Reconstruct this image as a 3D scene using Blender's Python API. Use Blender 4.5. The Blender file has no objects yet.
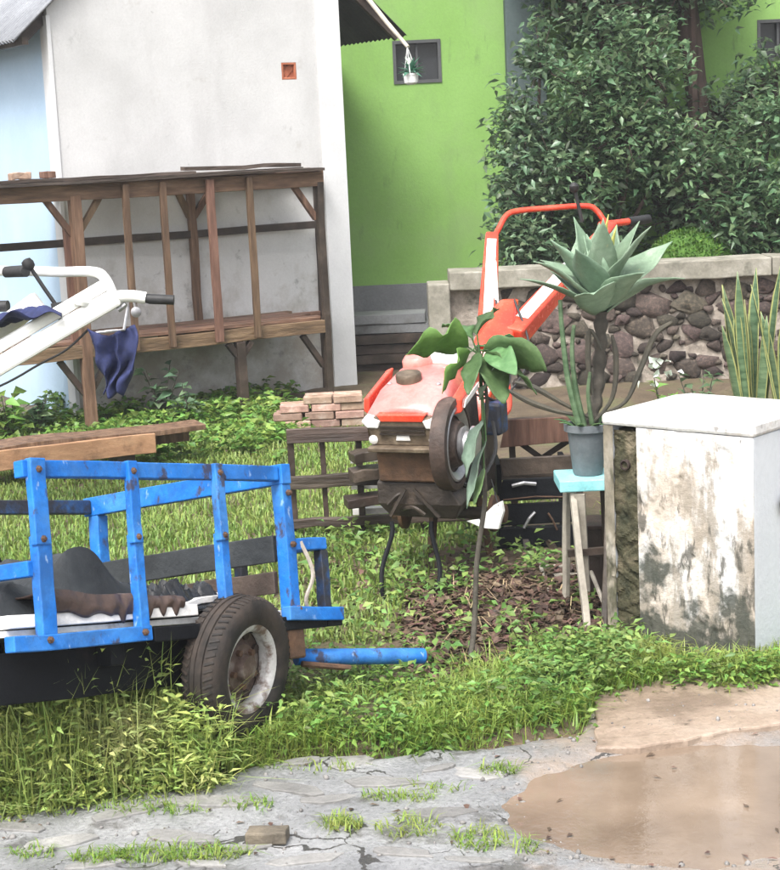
import bpy, bmesh, math, random
import numpy as np
from mathutils import Vector, Matrix, noise as mnoise

random.seed(7)
RNG = np.random.default_rng(7)
scene = bpy.context.scene
COL = scene.collection
R = math.radians

# ------------------------------------------------------------------ camera
H = 2.1                       # eye height
FPX, PW, PH = 1700.0, 780.0, 870.0
PITCH, ROLL = math.atan(295 / FPX), R(2.7)
_f = Vector((0, math.cos(PITCH), -math.sin(PITCH)))
_r0 = Vector((1, 0, 0))
_u0 = Vector((0, math.sin(PITCH), math.cos(PITCH)))
_r = _r0 * math.cos(ROLL) - _u0 * math.sin(ROLL)
_u = _r0 * math.sin(ROLL) + _u0 * math.cos(ROLL)
EYE = Vector((0, 0, H))
cam = bpy.data.cameras.new('camera')
cam.sensor_fit = 'HORIZONTAL'; cam.sensor_width = 36; cam.lens = 36 * FPX / PW
cam.clip_end = 600; cam.clip_start = 0.1
camo = bpy.data.objects.new('camera', cam); COL.objects.link(camo)
m = Matrix.Identity(4)
for i in range(3):
    m[i][0] = _r[i]; m[i][1] = _u[i]; m[i][2] = -_f[i]; m[i][3] = EYE[i]
camo.matrix_world = m
scene.camera = camo

# ------------------------------------------------------------------ world, sun, exposure
SUN_EL, SUN_AZ = R(58), R(205)       # azimuth from +Y clockwise: behind the viewer, a little left
w = bpy.data.worlds.new('World'); scene.world = w; w.use_nodes = True
nt = w.node_tree; bg = nt.nodes['Background']
sky = nt.nodes.new('ShaderNodeTexSky'); sky.sky_type = 'NISHITA'; sky.sun_disc = False
sky.sun_elevation = SUN_EL; sky.sun_rotation = SUN_AZ
sky.air_density = 1.0; sky.dust_density = 6.0; sky.ozone_density = 1.0
hs = nt.nodes.new('ShaderNodeHueSaturation'); hs.inputs['Saturation'].default_value = 0.35
nt.links.new(sky.outputs[0], hs.inputs['Color']); nt.links.new(hs.outputs[0], bg.inputs[0])
bg.inputs[1].default_value = 0.15
sl = bpy.data.lights.new('sun', 'SUN'); sl.energy = 1.5; sl.angle = R(22); sl.color = (1.0, 0.98, 0.945)
so = bpy.data.objects.new('sun', sl); COL.objects.link(so)
sd = Vector((math.sin(SUN_AZ) * math.cos(SUN_EL), math.cos(SUN_AZ) * math.cos(SUN_EL), math.sin(SUN_EL)))
so.rotation_euler = (-sd).to_track_quat('-Z', 'Y').to_euler(); so.location = sd * 40
scene.view_settings.view_transform = 'Standard'; scene.view_settings.look = 'None'
scene.view_settings.gamma = 1.0; scene.view_settings.use_curve_mapping = False
scene.view_settings.exposure = 1.28
scene.render.engine = 'CYCLES'
scene.cycles.max_bounces = 6; scene.cycles.transparent_max_bounces = 4

# ------------------------------------------------------------------ helpers
def ray(px, py):
    return (_f * FPX + _r * (px - PW / 2) - _u * (py - PH / 2)).normalized()
def P(px, py, Y):
    "the point of the place seen at a pixel, at distance Y"
    d = ray(px, py); return EYE + d * (Y / d.y)
def G(px, py, z=0.0):
    d = ray(px, py); return EYE + d * ((z - H) / d.z)
def PL(px, py, p0, n):
    d = ray(px, py); return EYE + d * ((Vector(p0) - EYE).dot(n) / d.dot(n))
V = Vector
Z = V((0, 0, 1))

class MB:
    def __init__(s): s.v = []; s.f = []; s.mi = []
    def add(s, vs, fs, mi=0):
        o = len(s.v); s.v += [V(x) for x in vs]
        for f in fs: s.f.append([i + o for i in f]); s.mi.append(mi)
        return s
    def box(s, c, sx, sy, sz, M=None, mi=0):
        M = M or Matrix.Identity(3); c = V(c)
        vs = [c + M @ V((x * sx / 2, y * sy / 2, z * sz / 2)) for x in (-1, 1) for y in (-1, 1) for z in (-1, 1)]
        return s.add(vs, [(0, 1, 3, 2), (4, 6, 7, 5), (0, 4, 5, 1), (2, 3, 7, 6), (0, 2, 6, 4), (1, 5, 7, 3)], mi)
    def bar(s, p, q, w, h, up=Z, seg=1, jit=0.0, w2=None, h2=None, mi=0):
        "timber from p to q, width w across, height h along up"
        p, q = V(p), V(q); d = (q - p).normalized()
        x = d.cross(V(up))
        if x.length < 1e-4: x = d.cross(V((1, 0.2, 0)))
        x.normalize(); y = x.cross(d).normalized()
        w2 = w if w2 is None else w2; h2 = h if h2 is None else h2
        vs = []; o = V((0, 0, 0))
        for i in range(seg + 1):
            t = i / seg; c = p.lerp(q, t) + V([random.uniform(-jit, jit) for _ in range(3)])
            a, b = (w + (w2 - w) * t) / 2, (h + (h2 - h) * t) / 2
            for sx, sy in ((-1, -1), (1, -1), (1, 1), (-1, 1)):
                vs.append(c + x * sx * (a + random.uniform(-jit, jit) * .5) + y * sy * (b + random.uniform(-jit, jit) * .5))
        fs = [(3, 2, 1, 0), tuple(4 * seg + k for k in range(4))]
        for i in range(seg):
            for k in range(4):
                a, b = 4 * i + k, 4 * i + (k + 1) % 4
                fs.append((a, b, b + 4, a + 4))
        return s.add(vs, fs, mi)
    def tube(s, pts, r, n=10, mi=0, cap=True):
        pts = [V(p) for p in pts]; N = len(pts)
        rs = r if isinstance(r, (list, tuple)) else [r] * N
        vs = []; x = None
        for i in range(N):
            d = (pts[min(i + 1, N - 1)] - pts[max(i - 1, 0)]).normalized()
            if x is None:
                x = d.orthogonal().normalized()
            x = (x - d * x.dot(d)).normalized(); y = d.cross(x)
            for k in range(n):
                a = 2 * math.pi * k / n
                vs.append(pts[i] + (x * math.cos(a) + y * math.sin(a)) * rs[i])
        fs = []
        for i in range(N - 1):
            for k in range(n):
                a, b = i * n + k, i * n + (k + 1) % n
                fs.append((a, b, b + n, a + n))
        if cap: fs += [tuple(reversed(range(n))), tuple((N - 1) * n + k for k in range(n))]
        return s.add(vs, fs, mi)
    def lathe(s, c, ax, prof, n=32, mi=0, closed=False):
        "prof: (radius, offset along the axis)"
        c = V(c); ax = V(ax).normalized(); x = ax.orthogonal().normalized(); y = ax.cross(x)
        vs = [c + ax * h + (x * math.cos(2 * math.pi * k / n) + y * math.sin(2 * math.pi * k / n)) * r for r, h in prof for k in range(n)]
        N = len(prof); fs = []
        for i in range(N if closed else N - 1):
            j = (i + 1) % N
            for k in range(n):
                k2 = (k + 1) % n
                fs.append((i * n + k, i * n + k2, j * n + k2, j * n + k))
        if not closed:
            fs += [tuple(reversed(range(n))), tuple((N - 1) * n + k for k in range(n))]
        return s.add(vs, fs, mi)
    def prism(s, pts, ext, mi=0):
        "polygon pts pushed along ext"
        pts = [V(p) for p in pts]; n = len(pts); e = V(ext)
        fs = [tuple(reversed(range(n))), tuple(range(n, 2 * n))]
        fs += [(i, (i + 1) % n, n + (i + 1) % n, n + i) for i in range(n)]
        return s.add(pts + [p + e for p in pts], fs, mi)
    def grid(s, fn, nu, nv, mi=0):
        vs = [fn(i / nu, j / nv) for i in range(nu + 1) for j in range(nv + 1)]
        fs = [(i * (nv + 1) + j, (i + 1) * (nv + 1) + j, (i + 1) * (nv + 1) + j + 1, i * (nv + 1) + j + 1) for i in range(nu) for j in range(nv)]
        return s.add(vs, fs, mi)
    def build(s, name, mat, parent=None, smooth=False, bevel=0, solid=0, sub=0, recalc=True):
        me = bpy.data.meshes.new(name)
        vs = s.v
        if parent is not None:
            q = parent
            while q.parent: q = q.parent
            inv = q.matrix_basis.inverted(); vs = [inv @ v for v in vs]
        me.from_pydata([tuple(v) for v in vs], [], s.f)
        mats = mat if isinstance(mat, (list, tuple)) else [mat]
        for mm in mats: me.materials.append(mm)
        me.polygons.foreach_set('material_index', s.mi)
        if recalc:
            b = bmesh.new(); b.from_mesh(me); bmesh.ops.recalc_face_normals(b, faces=b.faces); b.to_mesh(me); b.free()
        if smooth:
            me.polygons.foreach_set('use_smooth', [True] * len(me.polygons))
            me.set_sharp_from_angle(angle=R(42))
        o = bpy.data.objects.new(name, me); COL.objects.link(o); o.parent = parent
        if solid:
            k = o.modifiers.new('s', 'SOLIDIFY'); k.thickness = solid; k.offset = 0
        if bevel:
            k = o.modifiers.new('b', 'BEVEL'); k.width = bevel; k.segments = 2; k.limit_method = 'ANGLE'; k.angle_limit = R(40)
        if sub:
            k = o.modifiers.new('d', 'SUBSURF'); k.levels = sub; k.render_levels = sub
        return o

def tag(o, label=None, cat=None, group=None, kind=None):
    if label: o['label'] = label
    if cat: o['category'] = cat
    if group: o['group'] = group
    if kind: o['kind'] = kind
    return o
def thing(name, label, cat, loc=(0, 0, 0), group=None):
    o = bpy.data.objects.new(name, None); COL.objects.link(o)
    o.empty_display_size = .1
    o.matrix_basis = Matrix.Translation(V(loc))
    return tag(o, label, cat, group)
def raw(name, v, f, mat, parent=None, kind=None, smooth=False):
    "mesh straight from triangle arrays (world coordinates)"
    v = np.asarray(v, dtype=np.float32); f = np.asarray(f, dtype=np.int32)
    if parent is not None:
        q = parent
        while q.parent: q = q.parent
        v = v - np.array(q.matrix_basis.translation, dtype=np.float32)
    me = bpy.data.meshes.new(name)
    me.vertices.add(len(v)); me.vertices.foreach_set('co', v.ravel())
    k = f.shape[1]
    me.loops.add(f.size); me.loops.foreach_set('vertex_index', f.ravel())
    me.polygons.add(len(f)); me.polygons.foreach_set('loop_start', np.arange(0, f.size, k, dtype=np.int32))
    try: me.polygons.foreach_set('loop_total', np.full(len(f), k, dtype=np.int32))
    except Exception: pass
    if smooth: me.polygons.foreach_set('use_smooth', np.ones(len(f), dtype=bool))
    me.update(calc_edges=True)
    for mm in (mat if isinstance(mat, (list, tuple)) else [mat]): me.materials.append(mm)
    o = bpy.data.objects.new(name, me); COL.objects.link(o); o.parent = parent
    if kind: o['kind'] = kind
    return o

# ------------------------------------------------------------------ materials
def node(nt, t, **k):
    n = nt.nodes.new(t)
    for a, b in k.items(): setattr(n, a, b)
    return n
def mat(name, cols, scale=6.0, rough=.6, rvar=.12, bump=.25, bscale=45.0, metal=0.0, spec=.4, stretch=(1, 1, 1),
        fine=.18, island=0.0, transl=0.0, objrand=0.0, layers=(), coat=0.0, bdist=.01, bcoarse=0.0, cracks=None):
    """cols: list of (position, rgb) for a noise ramp; layers: list of dicts (rgb, scale, lo, hi, stretch, zlo, zhi)
    mixed on top where their own noise is high; layers are dirt, moss, flaked paint and rust"""
    M = bpy.data.materials.new(name); M.use_nodes = True; t = M.node_tree; L = t.links
    b = t.nodes['Principled BSDF']; out = t.nodes['Material Output']
    tc = node(t, 'ShaderNodeTexCoord'); oi = node(t, 'ShaderNodeObjectInfo')
    ad = node(t, 'ShaderNodeVectorMath', operation='ADD')
    mu = node(t, 'ShaderNodeMath', operation='MULTIPLY'); mu.inputs[1].default_value = 37.0
    L.new(oi.outputs['Random'], mu.inputs[0])
    L.new(tc.outputs['Object'], ad.inputs[0]); L.new(mu.outputs[0], ad.inputs[1])
    def nz(sc, st, det=8, ro=.6, off=0):
        mp = node(t, 'ShaderNodeMapping'); mp.inputs['Scale'].default_value = st; mp.inputs['Location'].default_value = (off, off * .7, off * .3)
        L.new(ad.outputs[0], mp.inputs['Vector'])
        n = node(t, 'ShaderNodeTexNoise'); n.inputs['Scale'].default_value = sc; n.inputs['Detail'].default_value = det; n.inputs['Roughness'].default_value = ro
        L.new(mp.outputs[0], n.inputs['Vector']); return n.outputs['Fac']
    cr = node(t, 'ShaderNodeValToRGB'); e = cr.color_ramp.elements
    while len(e) < len(cols): e.new(.5)
    for k, (p, c) in zip(e, cols): k.position = p; k.color = (*c, 1)
    L.new(nz(scale, stretch), cr.inputs[0]); col = cr.outputs[0]
    fn = nz(bscale, stretch, 6, .65, 3.1)
    def mixc(fac, a, c, blend='MIX'):
        n = node(t, 'ShaderNodeMix', data_type='RGBA', blend_type=blend)
        if isinstance(fac, (int, float)): n.inputs[0].default_value = fac
        else: L.new(fac, n.inputs[0])
        L.new(a, n.inputs[6])
        if isinstance(c, tuple): n.inputs[7].default_value = (*c, 1)
        else: L.new(c, n.inputs[7])
        return n.outputs[2]
    if fine:
        mr = node(t, 'ShaderNodeMapRange'); L.new(fn, mr.inputs[0])
        mr.inputs[1].default_value = .25; mr.inputs[2].default_value = .75
        mr.inputs[3].default_value = 1 - fine; mr.inputs[4].default_value = 1 + fine
        hsv = node(t, 'ShaderNodeHueSaturation'); L.new(mr.outputs[0], hsv.inputs['Value']); L.new(col, hsv.inputs['Color']); col = hsv.outputs[0]
    if island or objrand:
        src = oi.outputs['Random']
        if island:
            g = node(t, 'ShaderNodeNewGeometry'); src = g.outputs['Random Per Island']
        a = island or objrand
        mr = node(t, 'ShaderNodeMapRange'); L.new(src, mr.inputs[0]); mr.inputs[3].default_value = 1 - a; mr.inputs[4].default_value = 1 + a
        hsv = node(t, 'ShaderNodeHueSaturation'); L.new(mr.outputs[0], hsv.inputs['Value']); L.new(col, hsv.inputs['Color'])
        m2 = node(t, 'ShaderNodeMapRange'); m3 = node(t, 'ShaderNodeMath', operation='FRACT'); m4 = node(t, 'ShaderNodeMath', operation='MULTIPLY')
        m4.inputs[1].default_value = 7.31; L.new(src, m4.inputs[0]); L.new(m4.outputs[0], m3.inputs[0]); L.new(m3.outputs[0], m2.inputs[0])
        m2.inputs[3].default_value = .5 - a * .07; m2.inputs[4].default_value = .5 + a * .07; L.new(m2.outputs[0], hsv.inputs['Hue'])
        col = hsv.outputs[0]
    for i, l in enumerate(layers):
        f = nz(l.get('scale', 5), l.get('stretch', (1, 1, 1)), l.get('det', 8), .65, 11.3 * (i + 1))
        mr = node(t, 'ShaderNodeMapRange'); mr.inputs[1].default_value = l['lo']; mr.inputs[2].default_value = l['hi']
        if 'axis' in l:      # stain that has its own place on the thing: bias the noise along an axis of the object
            sp = node(t, 'ShaderNodeSeparateXYZ'); L.new(tc.outputs['Object'], sp.inputs[0])
            b1 = node(t, 'ShaderNodeMapRange'); L.new(sp.outputs[l['axis']], b1.inputs[0])
            b1.inputs[1].default_value = l['a0']; b1.inputs[2].default_value = l['a1']; b1.inputs[3].default_value = l['b0']; b1.inputs[4].default_value = l['b1']
            s1 = node(t, 'ShaderNodeMath', operation='ADD'); L.new(f, s1.inputs[0]); L.new(b1.outputs[0], s1.inputs[1]); f = s1.outputs[0]
        L.new(f, mr.inputs[0])
        ml = node(t, 'ShaderNodeMath', operation='MULTIPLY'); ml.inputs[1].default_value = l.get('amt', 1.0); L.new(mr.outputs[0], ml.inputs[0])
        col = mixc(ml.outputs[0], col, l['rgb'])
    if cracks:
        wn_ = node(t, 'ShaderNodeTexNoise'); wn_.inputs['Scale'].default_value = cracks[0] * 1.7; wn_.inputs['Detail'].default_value = 6; L.new(ad.outputs[0], wn_.inputs['Vector'])
        va = node(t, 'ShaderNodeVectorMath', operation='MULTIPLY_ADD'); va.inputs[1].default_value = (.55 / cracks[0] * 1.6,) * 3; L.new(wn_.outputs['Color'], va.inputs[0]); L.new(ad.outputs[0], va.inputs[2])
        vr = node(t, 'ShaderNodeTexVoronoi', feature='DISTANCE_TO_EDGE'); vr.inputs['Scale'].default_value = cracks[0]; L.new(va.outputs[0], vr.inputs['Vector'])
        gate = nz(cracks[0] * .8, (1, 1, 1), 3, .5, 21.0)
        gm_ = node(t, 'ShaderNodeMapRange'); gm_.inputs[1].default_value = .45; gm_.inputs[2].default_value = .6; gm_.inputs[3].default_value = 0; gm_.inputs[4].default_value = cracks[1]; L.new(gate, gm_.inputs[0])
        lt_ = node(t, 'ShaderNodeMath', operation='LESS_THAN'); L.new(vr.outputs['Distance'], lt_.inputs[0]); L.new(gm_.outputs[0], lt_.inputs[1])
        col = mixc(lt_.outputs[0], col, cracks[2])
    L.new(col, b.inputs['Base Color'])
    mr = node(t, 'ShaderNodeMapRange'); L.new(fn, mr.inputs[0]); mr.inputs[3].default_value = max(.02, rough - rvar); mr.inputs[4].default_value = min(1, rough + rvar)
    L.new(mr.outputs[0], b.inputs['Roughness'])
    b.inputs['Metallic'].default_value = metal; b.inputs['Specular IOR Level'].default_value = spec
    b.inputs['Coat Weight'].default_value = coat
    if bump:
        bp = node(t, 'ShaderNodeBump'); bp.inputs['Strength'].default_value = bump; bp.inputs['Distance'].default_value = bdist
        L.new(fn, bp.inputs['Height']); nrm = bp.outputs[0]
        if bcoarse:
            b2 = node(t, 'ShaderNodeBump'); b2.inputs['Strength'].default_value = bcoarse; b2.inputs['Distance'].default_value = .04
            L.new(nz(scale * 1.5, stretch, 5, .55, 5.5), b2.inputs['Height']); L.new(nrm, b2.inputs['Normal']); nrm = b2.outputs[0]
        L.new(nrm, b.inputs['Normal'])
    if transl:
        tr = node(t, 'ShaderNodeBsdfTranslucent'); L.new(col, tr.inputs['Color'])
        mx = node(t, 'ShaderNodeMixShader'); mx.inputs[0].default_value = transl
        L.new(b.outputs[0], mx.inputs[1]); L.new(tr.outputs[0], mx.inputs[2]); L.new(mx.outputs[0], out.inputs['Surface'])
    return M
def two(a, b): return [(.32, a), (.68, b)]

M_soil = mat('soil', [(.3, (.06, .044, .028)), (.5, (.11, .082, .052)), (.72, (.10, .11, .045))], 2.2, .75, bump=.8, bscale=30, bdist=.03, bcoarse=.5)
M_road = mat('wet_concrete', [(.25, (.125, .127, .13)), (.45, (.20, .203, .207)), (.62, (.27, .272, .275)), (.8, (.37, .37, .37))], 1.9, .34, rvar=.24, bump=.5, bscale=60, fine=.32, spec=.5, bcoarse=.6, bdist=.02, cracks=(2.6, .018, (.05, .048, .045)),
             layers=[dict(rgb=(.07, .066, .06), scale=4.2, lo=.55, hi=.64, amt=.75), dict(rgb=(.27, .20, .145), scale=2.6, lo=.44, hi=.66, amt=.75, axis='X', a0=-.1, a1=.75, b0=-.25, b1=.16)])
M_slab = mat('pale_slab', [(.3, (.15, .147, .142)), (.6, (.24, .235, .225)), (.8, (.34, .33, .315))], 4, .5, rvar=.2, bump=.6, bscale=55, objrand=.15, layers=[dict(rgb=(.14, .135, .125), scale=7, lo=.58, hi=.7, amt=.6)])
M_apron = mat('muddy_concrete', [(.3, (.19, .14, .105)), (.55, (.28, .215, .165)), (.75, (.36, .295, .24))], 2.6, .4, rvar=.2, bump=.4, bscale=50, bcoarse=.6, layers=[dict(rgb=(.13, .095, .07), scale=3, lo=.5, hi=.62, amt=.7), dict(rgb=(.08, .06, .045), scale=12, lo=.62, hi=.7, amt=.8)])
M_wall = mat('grey_plaster', [(.3, (.45, .45, .445)), (.5, (.52, .52, .515)), (.7, (.58, .58, .575))], 1.3, .8, bump=.25, bscale=60, fine=.07,
             layers=[dict(rgb=(.38, .375, .37), scale=2.2, lo=.52, hi=.78, amt=.55, stretch=(1, 1, .22)), dict(rgb=(.2, .2, .195), scale=5.5, lo=.64, hi=.74, amt=.5, stretch=(1, 1, .6)),
                     dict(rgb=(.27, .24, .20), scale=3, lo=.44, hi=.68, amt=.8, axis='Z', a0=0, a1=1.5, b0=.16, b1=-.17),
                     dict(rgb=(.22, .215, .21), scale=9, lo=.6, hi=.7, amt=.65, axis='Z', a0=.2, a1=2.2, b0=.06, b1=-.08)])
M_trim = mat('whitewash', two((.56, .565, .57), (.64, .645, .65)), 3, .8, bump=.2, fine=.05, layers=[dict(rgb=(.3, .29, .28), scale=5, lo=.62, hi=.8, amt=.6, stretch=(1, 1, .3))])
M_blue_wall = mat('pale_blue_paint', two((.36, .49, .63), (.42, .55, .69)), 1.5, .75, bump=.15, fine=.05, layers=[dict(rgb=(.40, .46, .52), scale=3, lo=.6, hi=.8, amt=.5, stretch=(1, 1, .3))])
M_green = mat('green_paint', two((.165, .31, .07), (.2, .36, .095)), 1.2, .7, bump=.2, fine=.08, layers=[dict(rgb=(.20, .30, .12), scale=1.6, lo=.5, hi=.75, amt=.6), dict(rgb=(.08, .13, .055), scale=7, lo=.62, hi=.72, amt=.5, stretch=(1, 1, .25)), dict(rgb=(.13, .2, .085), scale=2, lo=.55, hi=.8, amt=.5, stretch=(1, 1, .3))])
M_plinth = mat('grey_plinth', two((.14, .145, .15), (.21, .215, .22)), 2, .8, bump=.3, layers=[dict(rgb=(.08, .075, .065), scale=3, lo=.5, hi=.7, amt=.8, axis='Z', a0=.1, a1=.75, b0=.25, b1=-.2)])
M_col = mat('dark_column', two((.05, .075, .075), (.075, .10, .10)), 2, .7)
M_window = mat('dark_window', two((.022, .025, .028), (.04, .043, .047)), 2, .15, bump=0, spec=.5)
M_frame = mat('window_frame', two((.05, .052, .055), (.075, .078, .08)), 4, .5)
M_metal_roof = mat('zinc_sheet', two((.22, .23, .25), (.32, .33, .355)), 3, .45, metal=.2, bump=.1, layers=[dict(rgb=(.22, .2, .2), scale=5, lo=.62, hi=.8, amt=.6)])
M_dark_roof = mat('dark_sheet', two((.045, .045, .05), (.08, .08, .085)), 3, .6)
M_wood = mat('weathered_wood', [(.28, (.055, .032, .020)), (.5, (.135, .078, .048)), (.72, (.23, .145, .095))], 9, .6, bump=.7, bscale=28, stretch=(2.2, 2.2, .22), objrand=.28, rvar=.2, fine=.3)
M_woodh = mat('weathered_rail_wood', [(.28, (.055, .032, .020)), (.5, (.135, .078, .048)), (.72, (.23, .145, .095))], 9, .6, bump=.7, bscale=28, stretch=(.22, .5, 2.4), objrand=.28, rvar=.2, fine=.3)
M_dark_woodh = mat('dark_rail_wood', [(.3, (.025, .018, .014)), (.55, (.058, .042, .033)), (.75, (.12, .092, .075))], 9, .5, bump=.7, bscale=28, stretch=(.22, .5, 2.4), objrand=.3, rvar=.2, fine=.3)
M_dark_wood = mat('wet_dark_wood', [(.3, (.022, .016, .012)), (.55, (.05, .036, .028)), (.75, (.10, .075, .06))], 6, .45, bump=.5, bscale=30, objrand=.2, rvar=.2)
M_orange_wood = mat('fresh_timber', [(.3, (.27, .14, .075)), (.55, (.40, .23, .13)), (.75, (.5, .33, .2))], 5, .55, bump=.4, bscale=25, stretch=(.3, 1.5, 1.5), layers=[dict(rgb=(.09, .05, .03), scale=4, lo=.55, hi=.7, amt=.8)])
M_brick = mat('old_brick', [(.3, (.20, .125, .09)), (.55, (.33, .225, .17)), (.75, (.45, .36, .30))], 12, .8, bump=.6, objrand=.3)
M_blue = mat('worn_blue_paint', [(.3, (.006, .095, .36)), (.55, (.010, .145, .5)), (.75, (.03, .21, .58))], 7, .5, spec=.3, rvar=.2, bump=.35, bscale=35, layers=[
    dict(rgb=(.07, .22, .48), scale=3, lo=.45, hi=.65, amt=.6), dict(rgb=(.012, .07, .22), scale=5, lo=.52, hi=.62, amt=.6), dict(rgb=(.42, .54, .66), scale=26, lo=.62, hi=.68, amt=.45, stretch=(1, 1, .4)), dict(rgb=(.045, .032, .026), scale=12, lo=.58, hi=.64, amt=.85, stretch=(1, 1, .6))])
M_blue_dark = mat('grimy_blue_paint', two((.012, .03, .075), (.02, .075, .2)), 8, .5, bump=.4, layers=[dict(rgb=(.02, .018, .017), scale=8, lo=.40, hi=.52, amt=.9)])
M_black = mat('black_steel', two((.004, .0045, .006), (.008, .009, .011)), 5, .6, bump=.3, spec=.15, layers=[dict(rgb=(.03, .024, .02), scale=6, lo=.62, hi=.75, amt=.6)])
M_grease = mat('greasy_steel', [(.3, (.02, .016, .013)), (.55, (.045, .035, .028)), (.75, (.09, .065, .048))], 9, .5, bump=.5, metal=.2)
M_fly = mat('flywheel_iron', [(.3, (.025, .018, .015)), (.55, (.055, .036, .028)), (.75, (.11, .075, .06))], 9, .6, bump=.5)
M_rust = mat('rusty_steel', [(.3, (.05, .028, .018)), (.55, (.10, .055, .032)), (.75, (.16, .085, .045))], 12, .75, bump=.6)
M_rubber = mat('rubber', two((.013, .012, .0115), (.028, .025, .023)), 10, .75, bump=.3, spec=.25, layers=[dict(rgb=(.075, .055, .043), scale=5, lo=.45, hi=.68, amt=.65)])
M_rim = mat('old_rim', two((.34, .33, .33), (.52, .51, .5)), 8, .5, bump=.3, layers=[dict(rgb=(.10, .055, .035), scale=9, lo=.5, hi=.6, amt=.9)])
M_disc = mat('rusty_disc', [(.3, (.03, .022, .018)), (.5, (.085, .055, .042)), (.7, (.22, .19, .17)), (.85, (.4, .38, .36))], 10, .6, bump=.4)
M_steel = mat('worn_steel', two((.28, .28, .29), (.45, .45, .46)), 12, .4, metal=.7, bump=.2)
M_red = mat('red_enamel', [(.3, (.52, .035, .018)), (.55, (.64, .065, .03)), (.75, (.68, .13, .08))], 5, .25, bump=.05, coat=.3, layers=[dict(rgb=(.2, .09, .06), scale=12, lo=.64, hi=.72, amt=.6)])
M_redlight = mat('faded_red_enamel', [(.3, (.62, .16, .13)), (.55, (.70, .25, .21)), (.75, (.76, .40, .36))], 5, .22, bump=.05, coat=.5)
M_hood = mat('glare_pale_red_enamel', [(.3, (.52, .10, .085)), (.5, (.57, .17, .15)), (.7, (.62, .27, .25))], 2, .22, rvar=.1, bump=.1, coat=.15, layers=[dict(rgb=(.3, .2, .15), scale=18, lo=.66, hi=.72, amt=.5)])  # sky glare on the hood put into the base colour as a paler red
M_white = mat('white_enamel', two((.74, .74, .71), (.82, .82, .80)), 5, .35, bump=.08, coat=.3, fine=.05, layers=[dict(rgb=(.42, .38, .3), scale=9, lo=.63, hi=.75, amt=.6)])
M_gold = mat('tarnished_grille', [(.3, (.07, .05, .035)), (.6, (.17, .13, .09)), (.8, (.32, .26, .19))], 16, .45, metal=.3, bump=.3)
M_lens = mat('lamp_lens', two((.62, .6, .57), (.74, .73, .71)), 9, .15, bump=.1, coat=.5)
M_grip = mat('black_grip', two((.012, .012, .012), (.025, .025, .026)), 20, .6)
M_cloth = mat('navy_cloth', [(.3, (.010, .014, .05)), (.6, (.02, .028, .095)), (.8, (.045, .055, .15))], 14, .85, bump=.4, bscale=120)
M_tarp = mat('black_tarpaulin', [(.3, (.016, .018, .02)), (.55, (.032, .036, .039)), (.8, (.07, .075, .078))], 5, .6, spec=.25, bump=.4, bscale=40)
M_brown_sheet = mat('brown_vinyl', [(.3, (.03, .02, .017)), (.55, (.065, .042, .034)), (.8, (.13, .092, .075))], 7, .4, bump=.3)
M_plank_white = mat('white_board', two((.60, .58, .55), (.76, .75, .72)), 6, .6, bump=.3, layers=[dict(rgb=(.25, .2, .16), scale=8, lo=.6, hi=.72, amt=.7)])
M_mortar = mat('mortar', [(.3, (.17, .145, .12)), (.5, (.29, .25, .21)), (.7, (.42, .37, .32))], 11, .9, bump=1.0, bscale=40, layers=[dict(rgb=(.05, .055, .035), scale=7, lo=.56, hi=.66, amt=.8)])
M_stone = mat('volcanic_stone', [(.3, (.035, .029, .025)), (.55, (.085, .066, .053)), (.8, (.2, .15, .115))], 6, .7, bump=.8, bscale=35, objrand=.6)
M_coping = mat('coping_cement', [(.3, (.15, .14, .11)), (.55, (.25, .235, .195)), (.75, (.36, .34, .295))], 6, .8, bump=.4, layers=[dict(rgb=(.08, .08, .06), scale=6, lo=.55, hi=.7, amt=.7)])
M_pillar = mat('flaking_whitewash', [(.3, (.46, .45, .44)), (.5, (.58, .575, .57)), (.7, (.66, .66, .655))], 3.5, .75, bump=.5, bscale=35, bdist=.015, layers=[
    dict(rgb=(.46, .39, .32), scale=4.5, lo=.48, hi=.57, amt=.85, stretch=(1, 1, .4), axis='Z', a0=0, a1=.95, b0=.15, b1=-.11),
    dict(rgb=(.27, .235, .19), scale=9, lo=.53, hi=.61, amt=.85, stretch=(1, 1, .25), axis='Z', a0=0, a1=.95, b0=.08, b1=-.03),
    dict(rgb=(.07, .066, .055), scale=14, lo=.56, hi=.62, amt=.85, stretch=(1, 1, .3), axis='Z', a0=0, a1=.95, b0=.05, b1=-.03),
    dict(rgb=(.045, .05, .04), scale=2.9, lo=.54, hi=.61, amt=.92, axis='Z', a0=.0, a1=.6, b0=.21, b1=-.2)])
M_jamb = mat('dirty_plaster', [(.3, (.10, .09, .06)), (.5, (.22, .195, .15)), (.7, (.42, .39, .34))], 9, .85, bump=.6, stretch=(1, 1, .5), layers=[dict(rgb=(.06, .06, .035), scale=7, lo=.54, hi=.62, amt=.85, stretch=(1, 1, .4))])
M_pillar_side = mat('pale_grey_render', two((.50, .53, .56), (.57, .60, .63)), 2, .8, bump=.25, fine=.05, layers=[dict(rgb=(.3, .3, .31), scale=4, lo=.62, hi=.75, amt=.6, stretch=(1, 1, .3))])
M_masonry = mat('mossy_masonry', [(.3, (.022, .025, .012)), (.5, (.065, .058, .032)), (.7, (.17, .14, .095))], 12, .9, bump=.9, bscale=30, bdist=.02, objrand=.25)
M_cap = mat('cap_whitewash', two((.52, .515, .50), (.66, .655, .645)), 5, .7, bump=.4, layers=[dict(rgb=(.38, .31, .25), scale=6, lo=.52, hi=.64, amt=.6), dict(rgb=(.10, .09, .075), scale=14, lo=.58, hi=.66, amt=.6)])
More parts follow.
